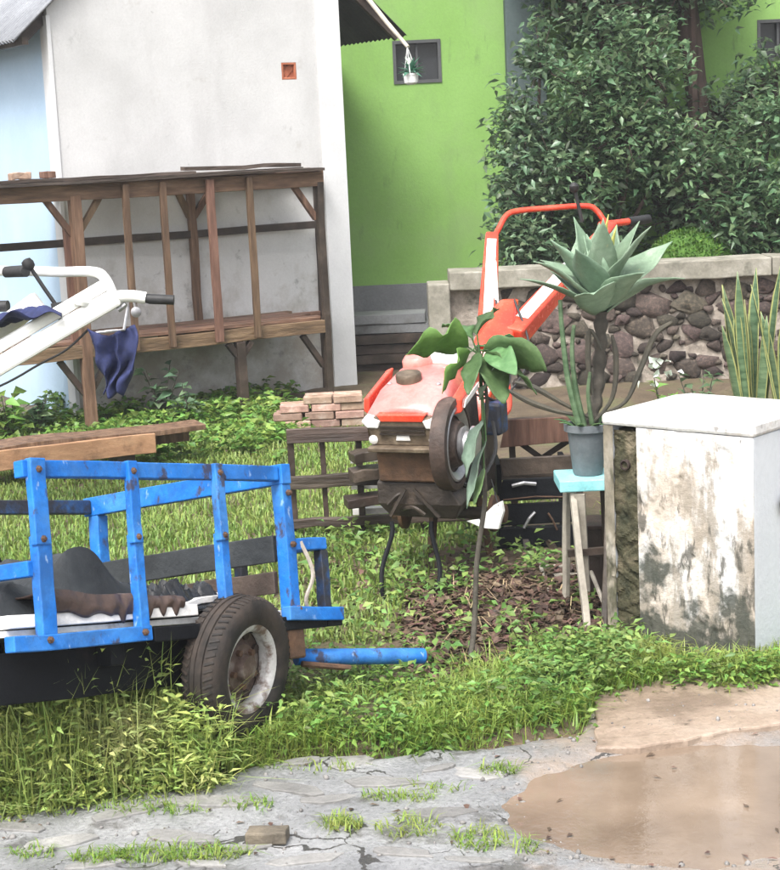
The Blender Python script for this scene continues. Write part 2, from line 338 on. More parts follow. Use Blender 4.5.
M_turq = mat('turquoise_paint', two((.20, .52, .55), (.32, .64, .66)), 7, .5, bump=.3, layers=[dict(rgb=(.12, .10, .08), scale=13, lo=.6, hi=.68, amt=.8)])
M_bamboo = mat('grey_bamboo', two((.27, .24, .20), (.42, .38, .32)), 8, .6, bump=.3, objrand=.2)
M_pot = mat('grey_pot', two((.10, .115, .125), (.155, .17, .18)), 6, .6, bump=.3)
M_pot_white = mat('white_pot', two((.66, .67, .66), (.74, .75, .74)), 6, .5)
M_agave = mat('agave_leaf', [(.3, (.15, .235, .15)), (.55, (.21, .30, .205)), (.8, (.31, .40, .29))], 9, .55, bump=.3, layers=[dict(rgb=(.34, .30, .17), scale=16, lo=.66, hi=.72, amt=.6)], objrand=.2, transl=.12, rvar=.1)
M_agave_heart = mat('agave_heart', two((.40, .42, .10), (.55, .55, .16)), 6, .5, transl=.15)
M_stem = mat('plant_stem', [(.3, (.04, .036, .028)), (.6, (.085, .075, .06)), (.8, (.15, .13, .105))], 14, .8, bump=.6)
M_dry = mat('dry_leaf', two((.035, .035, .028), (.08, .07, .05)), 8, .7, bump=.3)
M_sap = mat('sapling_leaf', [(.3, (.075, .15, .055)), (.6, (.12, .215, .085)), (.8, (.2, .3, .14))], 22, .5, bump=.2, objrand=.3, transl=.3)
M_sap_light = mat('sapling_leaf_young', [(.3, (.12, .24, .05)), (.6, (.17, .31, .08)), (.8, (.25, .38, .13))], 14, .45, bump=.2, transl=.35)
M_sap_pale = mat('sapling_leaf_pale', two((.16, .24, .17), (.27, .36, .27)), 6, .4, bump=.2, transl=.25)
M_snake = mat('snake_leaf', [(.35, (.045, .085, .04)), (.6, (.11, .17, .09))], 30, .45, bump=.1, stretch=(.2, .2, 1), objrand=.2)
M_snake_edge = mat('snake_leaf_edge', two((.24, .26, .09), (.33, .34, .13)), 6, .5, bump=.05)
M_bush = mat('bush_leaf', [(.3, (.09, .15, .09)), (.55, (.14, .215, .12)), (.8, (.22, .30, .175))], 1.2, .33, bump=0, fine=0, island=.55, transl=.42, spec=.5)
M_bush2 = mat('bush_leaf_pale', [(.3, (.085, .15, .075)), (.55, (.13, .21, .105)), (.8, (.19, .28, .145))], 1.2, .33, bump=0, fine=0, island=.55, transl=.42, spec=.5)
M_bark = mat('bark', [(.3, (.03, .02, .016)), (.6, (.07, .045, .036)), (.8, (.12, .08, .062))], 9, .85, bump=.8, stretch=(1, 1, .4))
M_moss = mat('moss', [(.3, (.035, .085, .012)), (.6, (.065, .14, .02)), (.8, (.10, .19, .03))], 14, .9, bump=.9, bscale=90)
M_grass = mat('grass_blade', [(.3, (.13, .23, .035)), (.5, (.21, .31, .06)), (.68, (.31, .36, .10)), (.8, (.42, .37, .19))], 1.5, .5, bump=0, fine=0, island=.4, transl=.42)
M_lawn = mat('lawn_blade', [(.3, (.14, .23, .045)), (.5, (.21, .30, .07)), (.75, (.31, .36, .12))], .9, .5, bump=0, fine=0, island=.35, transl=.35)
M_weed = mat('weed_leaf', [(.3, (.08, .165, .03)), (.55, (.145, .25, .05)), (.8, (.25, .34, .10))], 1.5, .45, bump=0, fine=0, island=.45, transl=.3)
M_weed2 = mat('pale_weed_leaf', [(.3, (.10, .19, .04)), (.55, (.17, .27, .07)), (.8, (.26, .34, .12))], 1.5, .45, bump=0, fine=0, island=.45, transl=.3)
M_tallweed = mat('tall_weed_leaf', [(.3, (.22, .33, .065)), (.5, (.35, .43, .13)), (.75, (.54, .52, .27))], 2.5, .5, bump=0, fine=0, island=.4, transl=.3)
M_straw = mat('straw', two((.30, .22, .12), (.46, .37, .22)), 3, .7, bump=0, fine=0, island=.35, transl=.2)
M_litter = mat('leaf_litter', [(.3, (.045, .027, .018)), (.55, (.10, .062, .042)), (.8, (.2, .14, .10))], 6, .6, bump=0, fine=0, island=.5)
M_rock = mat('grey_rock', two((.10, .095, .09), (.24, .23, .22)), 9, .7, bump=.7, objrand=.3)
M_vent = mat('vent_clay', two((.30, .09, .045), (.42, .15, .08)), 12, .8, bump=.4)
M_hole = mat('vent_dark', two((.03, .02, .017), (.045, .03, .025)), 12, .9)
M_petal = mat('white_petal', two((.6, .68, .6), (.72, .78, .7)), 8, .5, bump=0, transl=.2)
M_tealleaf = mat('pot_leaf', two((.05, .16, .10), (.11, .27, .19)), 8, .4, bump=0, transl=.2)
M_scrap = mat('white_scrap', two((.68, .67, .64), (.8, .79, .77)), 6, .6)

def water_mat():
    M = bpy.data.materials.new('muddy_water'); M.use_nodes = True; t = M.node_tree; L = t.links; b = t.nodes['Principled BSDF']
    tc = node(t, 'ShaderNodeTexCoord')
    n = node(t, 'ShaderNodeTexNoise'); n.inputs['Scale'].default_value = 2.2; n.inputs['Detail'].default_value = 5; L.new(tc.outputs['Object'], n.inputs['Vector'])
    cr = node(t, 'ShaderNodeValToRGB'); cr.color_ramp.elements[0].position = .35; cr.color_ramp.elements[0].color = (.125, .09, .064, 1)
    cr.color_ramp.elements[1].position = .7; cr.color_ramp.elements[1].color = (.235, .178, .132, 1)
    L.new(n.outputs['Fac'], cr.inputs[0]); L.new(cr.outputs[0], b.inputs['Base Color'])
    b.inputs['Roughness'].default_value = .03; b.inputs['IOR'].default_value = 1.6
    # rings left by falling drops: distance to scattered points, turned into little waves
    vo = node(t, 'ShaderNodeTexVoronoi'); vo.inputs['Scale'].default_value = 22; L.new(tc.outputs['Object'], vo.inputs['Vector'])
    m1 = node(t, 'ShaderNodeMath', operation='MULTIPLY'); m1.inputs[1].default_value = 34; L.new(vo.outputs['Distance'], m1.inputs[0])
    m2 = node(t, 'ShaderNodeMath', operation='SINE'); L.new(m1.outputs[0], m2.inputs[0])
    mr = node(t, 'ShaderNodeMapRange'); mr.inputs[1].default_value = .05; mr.inputs[2].default_value = .42; mr.inputs[3].default_value = .22; mr.inputs[4].default_value = 0; L.new(vo.outputs['Distance'], mr.inputs[0])
    m3 = node(t, 'ShaderNodeMath', operation='MULTIPLY'); L.new(m2.outputs[0], m3.inputs[0]); L.new(mr.outputs[0], m3.inputs[1])
    n2 = node(t, 'ShaderNodeTexNoise'); n2.inputs['Scale'].default_value = 45; n2.inputs['Detail'].default_value = 4; L.new(tc.outputs['Object'], n2.inputs['Vector'])
    m4 = node(t, 'ShaderNodeMath', operation='ADD'); L.new(m3.outputs[0], m4.inputs[0]); L.new(n2.outputs['Fac'], m4.inputs[1])
    bp = node(t, 'ShaderNodeBump'); bp.inputs['Strength'].default_value = .13; bp.inputs['Distance'].default_value = .006; L.new(m4.outputs[0], bp.inputs['Height']); L.new(bp.outputs[0], b.inputs['Normal'])
    return M
M_water = water_mat()

# ------------------------------------------------------------------ ground, road, puddle
bpts = [G(*p) for p in ((-500, 872), (-150, 835), (0, 813), (100, 800), (205, 790), (245, 772), (330, 757), (420, 757), (520, 748), (580, 737), (600, 702), (680, 692), (780, 690), (1000, 690), (1500, 690))]
BX = np.array([p.x for p in bpts]); BY = np.array([p.y for p in bpts])
def fbm(x, y, s, seed=0):
    "cheap smooth noise on arrays"
    o = np.zeros_like(x, dtype=float)
    r = np.random.default_rng(seed)
    for k in range(14):
        a = r.uniform(0, 2 * math.pi); f = s * (1.0 + 2.2 * r.random()) ; ph = r.uniform(0, 6.28)
        o += np.sin((x * math.cos(a) + y * math.sin(a)) * f + ph) / (1 + f / s)
    return o / 3.2
def edge(x, y):
    return y - np.interp(x, BX, BY) - .05 * fbm(x, y, 9, 3)
PUD = G(690, 800); 
def sstep(a, b, t):
    t = np.clip((t - a) / (b - a), 0, 1); return t * t * (3 - 2 * t)
def ground_z(x, y):
    e = edge(x, y)
    return .028 * fbm(x, y, 2.2, 1) + .014 * fbm(x, y, 9, 2) + .018 - .22 * (1 - sstep(-.12, .10, e))
def road_z(x, y):
    e = edge(x, y)
    q = ((x - PUD.x - .05) / .70) ** 2 + ((y - PUD.y) / .52) ** 2
    return .007 * fbm(x, y, 5, 5) + .007 * fbm(x, y, 16, 6) + .003 * fbm(x, y, 42, 8) + .006 - .03 * (1 - sstep(.35, 1.25, q)) - .16 * sstep(-.02, .25, e)
def gz(x, y): return float(ground_z(np.array([x], float), np.array([y], float))[0])
def rz(x, y): return float(road_z(np.array([x], float), np.array([y], float))[0])
def sheet(name, xs, ys, fn, mt):
    X, Y = np.meshgrid(xs, ys, indexing='ij'); Zv = fn(X, Y)
    v = np.stack([X, Y, Zv], -1).reshape(-1, 3); nu, nv = len(xs), len(ys)
    i, j = np.meshgrid(np.arange(nu - 1), np.arange(nv - 1), indexing='ij'); a = (i * nv + j).ravel()
    f = np.stack([a, a + nv, a + nv + 1, a + 1], -1)
    return tag(raw(name, v, f, mt, smooth=True), kind='structure')
def axis(a, b, st, far):
    return np.concatenate([np.array([-far, -far / 3, a - 8, a - 3, a - 1]), np.arange(a, b, st), np.array([b + 1, b + 3, b + 8, far / 3, far])])
sheet('ground', axis(-4.6, 5.2, .06, 220), np.concatenate([[-220, -60, -10], np.arange(3.6, 18, .06), [20, 30, 80, 220]]), ground_z, M_soil)
xs = np.concatenate([np.linspace(-60, -2.6, 12), np.arange(-2.5, 3.2, .022), np.linspace(3.4, 60, 12)])
ys = np.concatenate([[-40, -5, 2], np.arange(3.4, 7.4, .022)])
road = sheet('road', xs, ys, road_z, M_road)
wv = MB()
def wfn(a, b):
    r_, th = a, 2 * math.pi * b
    k = 1 + .05 * math.sin(3 * th + 1) + .04 * math.sin(5 * th)
    return V((PUD.x + .12 + 1.05 * r_ * k * math.cos(th), PUD.y + .78 * r_ * k * math.sin(th), -.0065))
wv.grid(lambda a, b: wfn(max(a, .001), b), 6, 40)
tag(wv.build('puddle_water', M_water), kind='structure')

def jag(pts, step=.08, amp=.02):
    out = []
    for a, b in zip(pts, pts[1:] + pts[:1]):
        a, b = V(a), V(b); n = max(1, int((b - a).length / step))
        for k in range(n):
            p = a.lerp(b, k / n); out.append(p + V((random.uniform(-amp, amp), random.uniform(-amp, amp), 0)))
    return out
# muddy concrete apron in front of the gate pier
ap = [G(596, 752), G(640, 752), G(690, 744), G(740, 734), G(790, 727), G(1000, 722), G(1000, 672), G(790, 672), G(700, 676), G(640, 684), G(596, 700)]
pts = [V((p.x, p.y, -.03)) for p in jag(ap, .05, .010)]
tag(MB().prism(pts, (0, 0, .052)).build('concrete_apron', M_apron, bevel=.008), kind='structure')
# broken flakes of the road surface
def flake(c, rx, ry, th, rot):
    n = random.randint(6, 9); ps = []
    for k in range(n):
        a = 2 * math.pi * (k + random.uniform(-.3, .3)) / n; q = random.uniform(.7, 1.1)
        x, y = rx * q * math.cos(a), ry * q * math.sin(a)
        ps.append(V((x * math.cos(rot) - y * math.sin(rot), x * math.sin(rot) + y * math.cos(rot), 0)))
    ps = [V((c.x + p.x, c.y + p.y, -.015)) for p in (jag(ps, .07, .006) if rx > .13 else ps)]
    return MB().prism(ps, (0, 0, .015 + th))
spec = [f_ for f_ in [(350, 764, .13, .09), (300, 766, .10, .05), (215, 805, .24, .07), (130, 815, .20, .07), (290, 792, .2, .06), (60, 845, .2, .07), (180, 840, .17, .06), (380, 785, .2, .06), (470, 775, .2, .06),
        (330, 800, .16, .05), (430, 815, .2, .05), (300, 862, .2, .05), (90, 868, .15, .04), (400, 855, .16, .04), (560, 858, .14, .04), (520, 790, .15, .05), (660, 862, .12, .03), (740, 855, .13, .03), (470, 862, .13, .03), (20, 830, .14, .05),
        (250, 848, .12, .04), (545, 768, .12, .04), (620, 862, .1, .03), (770, 858, .1, .03), (200, 866, .12, .03), (440, 772, .1, .03)] if f_[0] < 480]
for px, py, a, b in spec:
    c = G(px, py); z0 = rz(c.x, c.y)
    o = flake(c, a * .75, b * .8, max(.004, z0 + random.uniform(.004, .010)), R(random.uniform(-25, 25))).build('slab', M_slab, road, bevel=.003)

def rock(c, sx, sy, sz, seed, sub=2):
    b = bmesh.new(); bmesh.ops.create_icosphere(b, subdivisions=sub, radius=1)
    mb = MB(); vs = []
    for v in b.verts:
        n = v.co.normalized(); k = 1 + .28 * mnoise.noise(n * 1.6 + V((seed * 3.1, seed, 0))) + .08 * mnoise.noise(n * 5 + V((seed, 0, 0)))
        vs.append(V((c[0] + n.x * k * sx, c[1] + n.y * k * sy, c[2] + n.z * k * sz)))
    fs = [[v.index for v in f.verts] for f in b.faces]; b.free()
    return mb.add(vs, fs)
def set_rock(name, label, px, py, sx, sy, sz, mt=M_rock, road_=True, seed=1):
    c = G(px, py); z = (rz if road_ else gz)(c.x, c.y)
    o = thing(name, label, 'stone', (c.x, c.y, z))
    rock((c.x, c.y, z + sz * .55), sx, sy, sz, seed).build('stone_body', mt, o, smooth=True)
t = thing('brick_lump', 'flat broken brick lying alone on the grey road', 'brick', G(268, 842))
c = G(268, 842)
MB().prism(jag([c + V((-.065, -.03, .0)), c + V((.06, -.035, .0)), c + V((.065, .03, .0)), c + V((-.055, .035, .0))], .03, .005), (0, 0, .042)).build('brick', M_stone, t, bevel=.006)
set_rock('small_stone', 'small pale stone at the foot of the white gate pier on the apron edge', 628, 700, .04, .03, .02, M_scrap, False, 2)

# ------------------------------------------------------------------ plants: arrays of blades and leaves
def blades(pts, h, wd, lean, seed=0):
    r = np.random.default_rng(seed); n = len(pts); pts = np.asarray(pts, float)
    az = r.uniform(0, 2 * np.pi, n); d = np.stack([np.cos(az), np.sin(az), np.zeros(n)], -1)
    s = np.stack([-np.sin(az), np.cos(az), np.zeros(n)], -1)
    hh = h * r.uniform(.45, 1.25, n)[:, None]; ww = wd * r.uniform(.6, 1.3, n)[:, None]; ll = lean * r.uniform(.2, 1.5, n)[:, None]
    up = np.array([0, 0, 1.0])
    p0 = pts - s * ww / 2; p1 = pts + s * ww / 2
    m_ = pts + up * hh * .6 + d * hh * ll * .35
    p2 = m_ - s * ww * .38; p3 = m_ + s * ww * .38
    tip = pts + up * hh * np.maximum(.35, 1 - .35 * ll) + d * hh * ll
    v = np.stack([p0, p1, p2, p3, tip], 1).reshape(-1, 3); b = (np.arange(n) * 5)[:, None]
    f = np.concatenate([b + [0, 1, 3], b + [0, 3, 2], b + [2, 3, 4]], 1).reshape(-1, 3)
    return v, f
def leaves(c, d, up, ln, wd, fold=.25):
    "c base, d direction, up rough normal: leaf of four triangles"
    d = np.asarray(d, float); n = len(d); c = np.broadcast_to(np.asarray(c, float), (n, 3))
    d = d / np.linalg.norm(d, axis=1, keepdims=True)
    s = np.cross(d, up); s /= np.maximum(np.linalg.norm(s, axis=1, keepdims=True), 1e-6); nn = np.cross(s, d)
    ln = np.broadcast_to(ln, (n,))[:, None]; wd = np.broadcast_to(wd, (n,))[:, None]
    mid = c + d * ln * .5 ; tip = c + d * ln - nn * ln * .15
    a = c + d * ln * .38 + s * wd / 2 + nn * wd * fold; b_ = c + d * ln * .38 - s * wd / 2 + nn * wd * fold
    v = np.stack([c, a, tip, b_, mid], 1).reshape(-1, 3); k = (np.arange(n) * 5)[:, None]
    f = np.concatenate([k + [0, 1, 4], k + [1, 2, 4], k + [0, 4, 3], k + [4, 2, 3]], 1).reshape(-1, 3)
    return v, f
def merge(parts):
    vs, fs, o = [], [], 0
    for v, f in parts: vs.append(v); fs.append(f + o); o += len(v)
    return np.concatenate(vs), np.concatenate(fs)
def inpoly(x, y, poly):
    ins = np.zeros(len(x), bool); n = len(poly)
    for i in range(n):
        x1, y1 = poly[i]; x2, y2 = poly[(i + 1) % n]
        k = ((y1 > y) != (y2 > y)) & (x < (x2 - x1) * (y - y1) / (y2 - y1 + 1e-12) + x1); ins ^= k
    return ins
def scatter(polypx, n, seed, clump=0.0, offroad=True):
    "n points on the ground inside a patch whose corners are given"
    poly = [(p.x, p.y) for p in (G(*q) for q in polypx)]
    a = np.array(poly); r = np.random.default_rng(seed); out = np.zeros((0, 2))
    while len(out) < n:
        x = r.uniform(a[:, 0].min(), a[:, 0].max(), n * 2); y = r.uniform(a[:, 1].min(), a[:, 1].max(), n * 2)
        wx = .22 * fbm(x, y, 4, 71) + r.normal(0, .07, len(x)); wy = .3 * fbm(x, y, 4, 72) + r.normal(0, .09, len(x))
        k = inpoly(x + wx, y + wy, poly)
        if offroad: k &= edge(x, y) > -.05
        if clump: k &= fbm(x, y, 7, seed + 5) + r.normal(0, .25, len(x)) > clump
        if k.sum() == 0: break
        out = np.concatenate([out, np.stack([x[k], y[k]], -1)])
    out = out[:n]; return np.column_stack([out, ground_z(out[:, 0], out[:, 1])])
def weeds(pts, per, ln, wd, hmax, spread, seed, patchy=.8):
    r = np.random.default_rng(seed); n = len(pts) * per
    c = np.repeat(pts, per, 0); az = r.uniform(0, 2 * np.pi, n); hh = hmax * np.sqrt(r.random(n)) * np.repeat(r.uniform(.3, 1.1, len(pts)) * np.clip(1 + patchy * fbm(pts[:, 0], pts[:, 1], 5, 90), .2, 2), per); rr = spread * r.random(n)
    c = c + np.stack([np.cos(az) * rr, np.sin(az) * rr, hh], -1)
    el = r.uniform(-.25, .6, n); d = np.stack([np.cos(az) * np.cos(el), np.sin(az) * np.cos(el), np.sin(el)], -1)
    up = np.tile([0, 0, 1.0], (n, 1)) + r.normal(0, .45, (n, 3))
    return leaves(c, d, up, ln * r.uniform(.6, 1.3, n), wd * r.uniform(.7, 1.2, n))
def stuff(name, label, cat, vf, mt):
    return tag(raw(name, vf[0], vf[1], mt), label, cat, kind='stuff')

def ptsmask(p, c, r_):   # thin out around a bare place
    return p[((p[:, 0] - c.x) / r_) ** 2 + ((p[:, 1] - c.y) / r_) ** 2 > 1]
# the yard lawn behind the trailer
lawn = scatter([(-420, 445), (-60, 430), (300, 410), (420, 400), (470, 470), (560, 500), (470, 545), (400, 600), (400, 650), (-60, 640), (-420, 660)], 84000, 11)
stuff('lawn_grass', 'short bright grass of the yard behind the blue trailer', 'grass', blades(lawn, .06, .010, .7, 12), M_lawn)
w1 = scatter([(-300, 450), (-40, 440), (130, 402), (300, 398), (300, 455), (160, 470), (-40, 490), (-300, 500)], 900, 13, -.15)
w2 = scatter([(280, 540), (450, 545), (600, 560), (600, 600), (580, 670), (440, 690), (330, 640), (290, 600)], 110, 14, .15)
w3 = scatter([(270, 665), (390, 660), (420, 705), (520, 705), (590, 705), (570, 742), (420, 758), (330, 758), (250, 770)], 260, 15, .05)
w4 = scatter([(520, 650), (600, 655), (650, 680), (670, 697), (590, 704), (530, 704)], 150, 16, -.2)
w5 = scatter([(680, 682), (800, 660), (800, 696), (680, 697)], 90, 17, -.2)
wl = merge([weeds(w1, 12, .07, .045, .13, .10, 1), weeds(w3, 9, .038, .02, .12, .09, 3), weeds(w5, 12, .04, .02, .10, .07, 5)])
stuff('low_weeds', 'low broad-leaved weeds along the house foot and the road verge', 'weeds', wl, M_weed)
wl = merge([weeds(w2, 10, .05, .03, .14, .10, 2), weeds(w4, 13, .042, .02, .15, .09, 4), weeds(w3[::3] + [.05, .04, 0], 9, .05, .014, .17, .06, 6)])
stuff('pale_weeds', 'pale green leafy weeds around the gate pier foot and under the tractor', 'weeds', wl, M_weed2)
g1 = scatter([(-420, 690), (-40, 660), (60, 640), (180, 700), (250, 720), (290, 700), (270, 770), (210, 800), (100, 812), (-40, 830), (-420, 880)], 17000, 21)
g2 = scatter([(240, 740), (430, 700), (600, 650), (690, 670), (800, 650), (800, 700), (600, 705), (580, 742), (420, 762), (330, 765), (240, 785)], 13000, 22, -.05)
g2 = np.concatenate([g2, scatter([(770, 640), (1100, 560), (1100, 692), (770, 692)], 6000, 41), scatter([(610, 440), (800, 425), (1000, 430), (1000, 560), (620, 560)], 5000, 42)])
stuff('verge_grass', 'lush long grass along the road edge in front of the trailer', 'grass', merge([blades(g1, .15, .008, 1.0, 23), blades(g2, .10, .006, 1.0, 24)]), M_grass)
g3 = scatter([(-40, 700), (60, 650), (150, 690), (160, 790), (-40, 820)], 260, 25)
r3 = np.random.default_rng(4)
tall = weeds(g3, 16, .07, .014, .34, .10, 26)
g4 = scatter([(-80, 812), (0, 798), (60, 786), (150, 768), (215, 766), (235, 778), (190, 797), (100, 812), (0, 824), (-80, 836)], 420, 35)
g5 = scatter([(-80, 806), (0, 792), (60, 782), (150, 766), (180, 775), (100, 800), (0, 815), (-80, 828)], 130, 39)
tall = merge([weeds(g4, 14, .05, .013, .26, .06, 36, .9), weeds(g5, 26, .045, .014, .50, .07, 37, .5), blades(np.repeat(g4, 4, 0), .30, .006, .7, 38), blades(np.repeat(g5, 5, 0), .50, .005, .45, 40)])
stuff('tall_weeds', 'tall pale leafy weeds against the trailer near the road', 'weeds', tall, M_tallweed)
sw = scatter([(60, 740), (130, 720), (180, 780), (100, 800)], 900, 28)
sw2 = scatter([(430, 600), (590, 600), (590, 690), (430, 700)], 160, 29)
stuff('dry_grass', 'straw coloured dry grass tuft in the verge', 'dry grass', merge([blades(sw, .14, .008, 1.1, 30), blades(sw2, .10, .006, 1.4, 31)]), M_straw)
lt = np.concatenate([scatter([(400, 585), (600, 560), (605, 690), (520, 708), (410, 710)], 3600, 33), scatter([(280, 560), (600, 560), (600, 640), (300, 650)], 700, 34)])
az = r3.uniform(0, 6.28, len(lt)); dd = np.stack([np.cos(az), np.sin(az), r3.uniform(-.15, .7, len(lt))], -1)
stuff('leaf_litter', 'brown fallen leaves and twigs on the soil beside the gate pier', 'leaf litter',
      leaves(lt + [0, 0, .012], dd, np.tile([0, 0, 1.], (len(lt), 1)) + r3.normal(0, .3, (len(lt), 3)), r3.uniform(.02, .085, len(lt)), r3.uniform(.008, .04, len(lt)), .25), M_litter)
# little tufts growing in the road
tf = []
for k, (px, py, rx, ry, n) in enumerate([(300, 770, 60, 5, 120), (150, 812, 60, 6, 150), (440, 790, 30, 5, 80), (342, 826, 22, 7, 170), (410, 830, 35, 9, 260), (400, 800, 40, 4, 130), (480, 842, 30, 12, 330), (180, 856, 70, 8, 420), (35, 856, 25, 5, 120), (500, 772, 20, 5, 90), (250, 808, 25, 5, 130), (100, 862, 30, 6, 160), (525, 850, 14, 8, 80)]):
    r = np.random.default_rng(k + 50); a = r.uniform(0, 6.28, n); q = np.sqrt(r.random(n))
    p = [G(px + rx * qq * math.cos(aa), py + ry * qq * math.sin(aa)) for aa, qq in zip(a, q)]
    p = np.array([(c.x, c.y, 0) for c in p]); p[:, 2] = road_z(p[:, 0], p[:, 1]) - .003
    tf.append(blades(p[::(1 if k % 2 else 2)], .04, .0045, 1.5, k))
stuff('road_tufts', 'small grass tufts sprouting from cracks in the road', 'grass', merge(tf), M_grass)

rg = np.random.default_rng(77); ico = bmesh.new(); bmesh.ops.create_icosphere(ico, subdivisions=1, radius=1)
iv = np.array([v.co[:] for v in ico.verts]); iff = np.array([[v.index for v in f.verts] for f in ico.faces]); ico.free()
pv2 = []
for k, (px0, px1, py0, py1, n) in enumerate([(590, 790, 693, 735, 45), (470, 620, 735, 770, 90), (0, 560, 775, 868, 260), (560, 790, 835, 868, 110), (480, 600, 770, 868, 110)]):
    for _ in range(n):
        c = G(rg.uniform(px0, px1), rg.uniform(py0, py1)); sz = .0025 + .008 * rg.random() ** 4
        zz = max(rz(c.x, c.y), (.022 if k == 0 else -1))
        vv_ = iv * sz * rg.uniform(.6, 1.3, (1, 3)) * rg.uniform(.8, 1.2, iv.shape); pv2.append((vv_ + [c.x, c.y, zz + sz * .3], iff))
stuff('grit', 'loose grit and small pebbles scattered over the road', 'grit', merge(pv2), M_rock)
n = 70; cp = np.array([(c.x, c.y, rz(c.x, c.y) + .006) for c in (G(rg.uniform(0, 780), rg.uniform(700, 868)) for _ in range(n))]); az = rg.uniform(0, 6.28, n)
cp[:, 2] = np.maximum(cp[:, 2], 0.0)
stuff('stray_leaves', 'stray brown leaves blown onto the wet road', 'leaf litter', leaves(cp, np.stack([np.cos(az), np.sin(az), rg.uniform(-.05, .15, n)], -1), np.tile([0, 0, 1.], (n, 1)), rg.uniform(.015, .045, n), rg.uniform(.008, .022, n), .15), M_litter)

# ------------------------------------------------------------------ gable house (grey front, pale blue side)
YL, YR = 13.4, 14.7
c0 = G(66, 420); c0 = V((P(69, 300, YL).x, YL, 0)); c1 = V((P(352, 300, YR).x, YR, 0))
d = (c1 - c0).normalized(); bk = V((-d.y, d.x, 0)); WD = (c1 - c0).length
ZE, SL, OV, OV2, FO = 2.97, .9, .30, .62, .08
house = thing('gable_house', 'grey plastered gable house with a pale blue side wall behind the wooden rack', 'house', c0)
def rl(u):     # underside of the roof over the gable
    return ZE + SL * min(u + OV, WD + OV2 - u) - .03
mid = (WD + OV2 - OV) / 2
vent = (P(289, 71, 14.2) - c0).dot(d); 
def hp(u, z, b=0): return c0 + d * u + bk * b + V((0, 0, z))
# gable wall with a square opening for the vent block
pv = PL(289, 71, c0, bk); vu, vz = (pv - c0).dot(d), pv.z; vs_ = .07
mb = MB()
for a, b_, z0, z1 in ((0, vu - vs_, 0, None), (vu + vs_, WD, 0, None), (vu - vs_, vu + vs_, 0, vz - vs_), (vu - vs_, vu + vs_, vz + vs_, None)):
    pts = [hp(a, z0), hp(b_, z0)]
    if z1 is None:
        pts.append(hp(b_, rl(b_)))
        if a < mid < b_: pts.append(hp(mid, rl(mid)))
        pts.append(hp(a, rl(a)))
    else: pts += [hp(b_, z1), hp(a, z1)]
    mb.prism(pts, bk * .15)
mb.build('wall', M_wall, house)
vb = MB()
for a in (-1, 1):
    vb.box(hp(vu + a * vs_ * .86, vz, .05), vs_ * .27, .1, vs_ * 2, Matrix((d, bk, Z)).transposed())
    vb.box(hp(vu, vz + a * vs_ * .86, .05), vs_ * 1.44, .1, vs_ * .27, Matrix((d, bk, Z)).transposed())
vb.bar(hp(vu - vs_ * .75, vz - vs_ * .75, .04), hp(vu + vs_ * .75, vz + vs_ * .75, .04), .06, .03, up=bk)
vb.bar(hp(vu - vs_ * .75, vz + vs_ * .75, .047), hp(vu + vs_ * .75, vz - vs_ * .75, .047), .06, .03, up=bk)
vo = vb.build('vent_block', M_vent, house, bevel=.004)
MB().box(hp(vu, vz, .12), vs_ * 1.98, .03, vs_ * 1.98, Matrix((d, bk, Z)).transposed()).build('vent_back', M_hole, vo)
MB().bar(hp(WD - .11, 0, -.012), hp(WD - .11, rl(WD) - .02, -.012), .22, .02, up=bk).build('corner_strip', M_trim, house)
MB().prism([hp(0.0, 0, .151), hp(0.0, rl(0) - .02, .151), hp(0, rl(0) - .02, 4), hp(0, 0, 4)], d * .15).build('side_wall', M_blue_wall, house)
MB().bar(hp(.004, 0, .07), hp(.004, rl(0) - .05, .07), .16, .03, up=d).build('corner_bead', M_trim, house)
MB().prism([hp(WD - .15, 0, .151), hp(WD - .15, rl(WD) - .02, .151), hp(WD - .15, rl(WD) - .02, 4), hp(WD - .15, 0, 4)], d * .15).build('side_wall', M_wall, house)
def corr(u0, z0, u1, z1, b0, b1, up):
    n = int((b1 - b0) / .076 * 8); mbx = MB()
    nv = (V((0, 0, 1)) * abs(u1 - u0) + d * (z0 - z1) * (1 if u1 > u0 else -1)).normalized()
    return mbx.grid(lambda i, j: hp(u0 + (u1 - u0) * j, z0 + (z1 - z0) * j, b0 + (b1 - b0) * i) + nv * .016 * math.sin(2 * math.pi * i * (b1 - b0) / .076), n, 1)
corr(-OV, ZE, mid + .02, ZE + SL * (mid + OV) + .02, -FO, 4.2, 1).build('roof_sheet', M_metal_roof, house, smooth=True, solid=.003)
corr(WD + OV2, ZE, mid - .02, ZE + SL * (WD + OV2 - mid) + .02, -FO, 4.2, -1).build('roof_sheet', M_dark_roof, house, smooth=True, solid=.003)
MB().bar(hp(-OV + .1, ZE + .0, -FO + .16), hp(mid, ZE + SL * (mid + OV) - .1, -FO + .16), .04, .07).build('verge_rafter', M_dark_wood, house)
MB().bar(hp(WD + OV2 - .05, ZE, -FO + .06), hp(mid, ZE + SL * (WD + OV2 - mid) - .05, -FO + .06), .04, .09).build('verge_rafter', M_dark_wood, house)
MB().bar(hp(-OV + .1, ZE + .0, -FO + .04), hp(-OV + .1, ZE + .0, 4), .05, .06).build('eave_purlin', M_dark_wood, house)

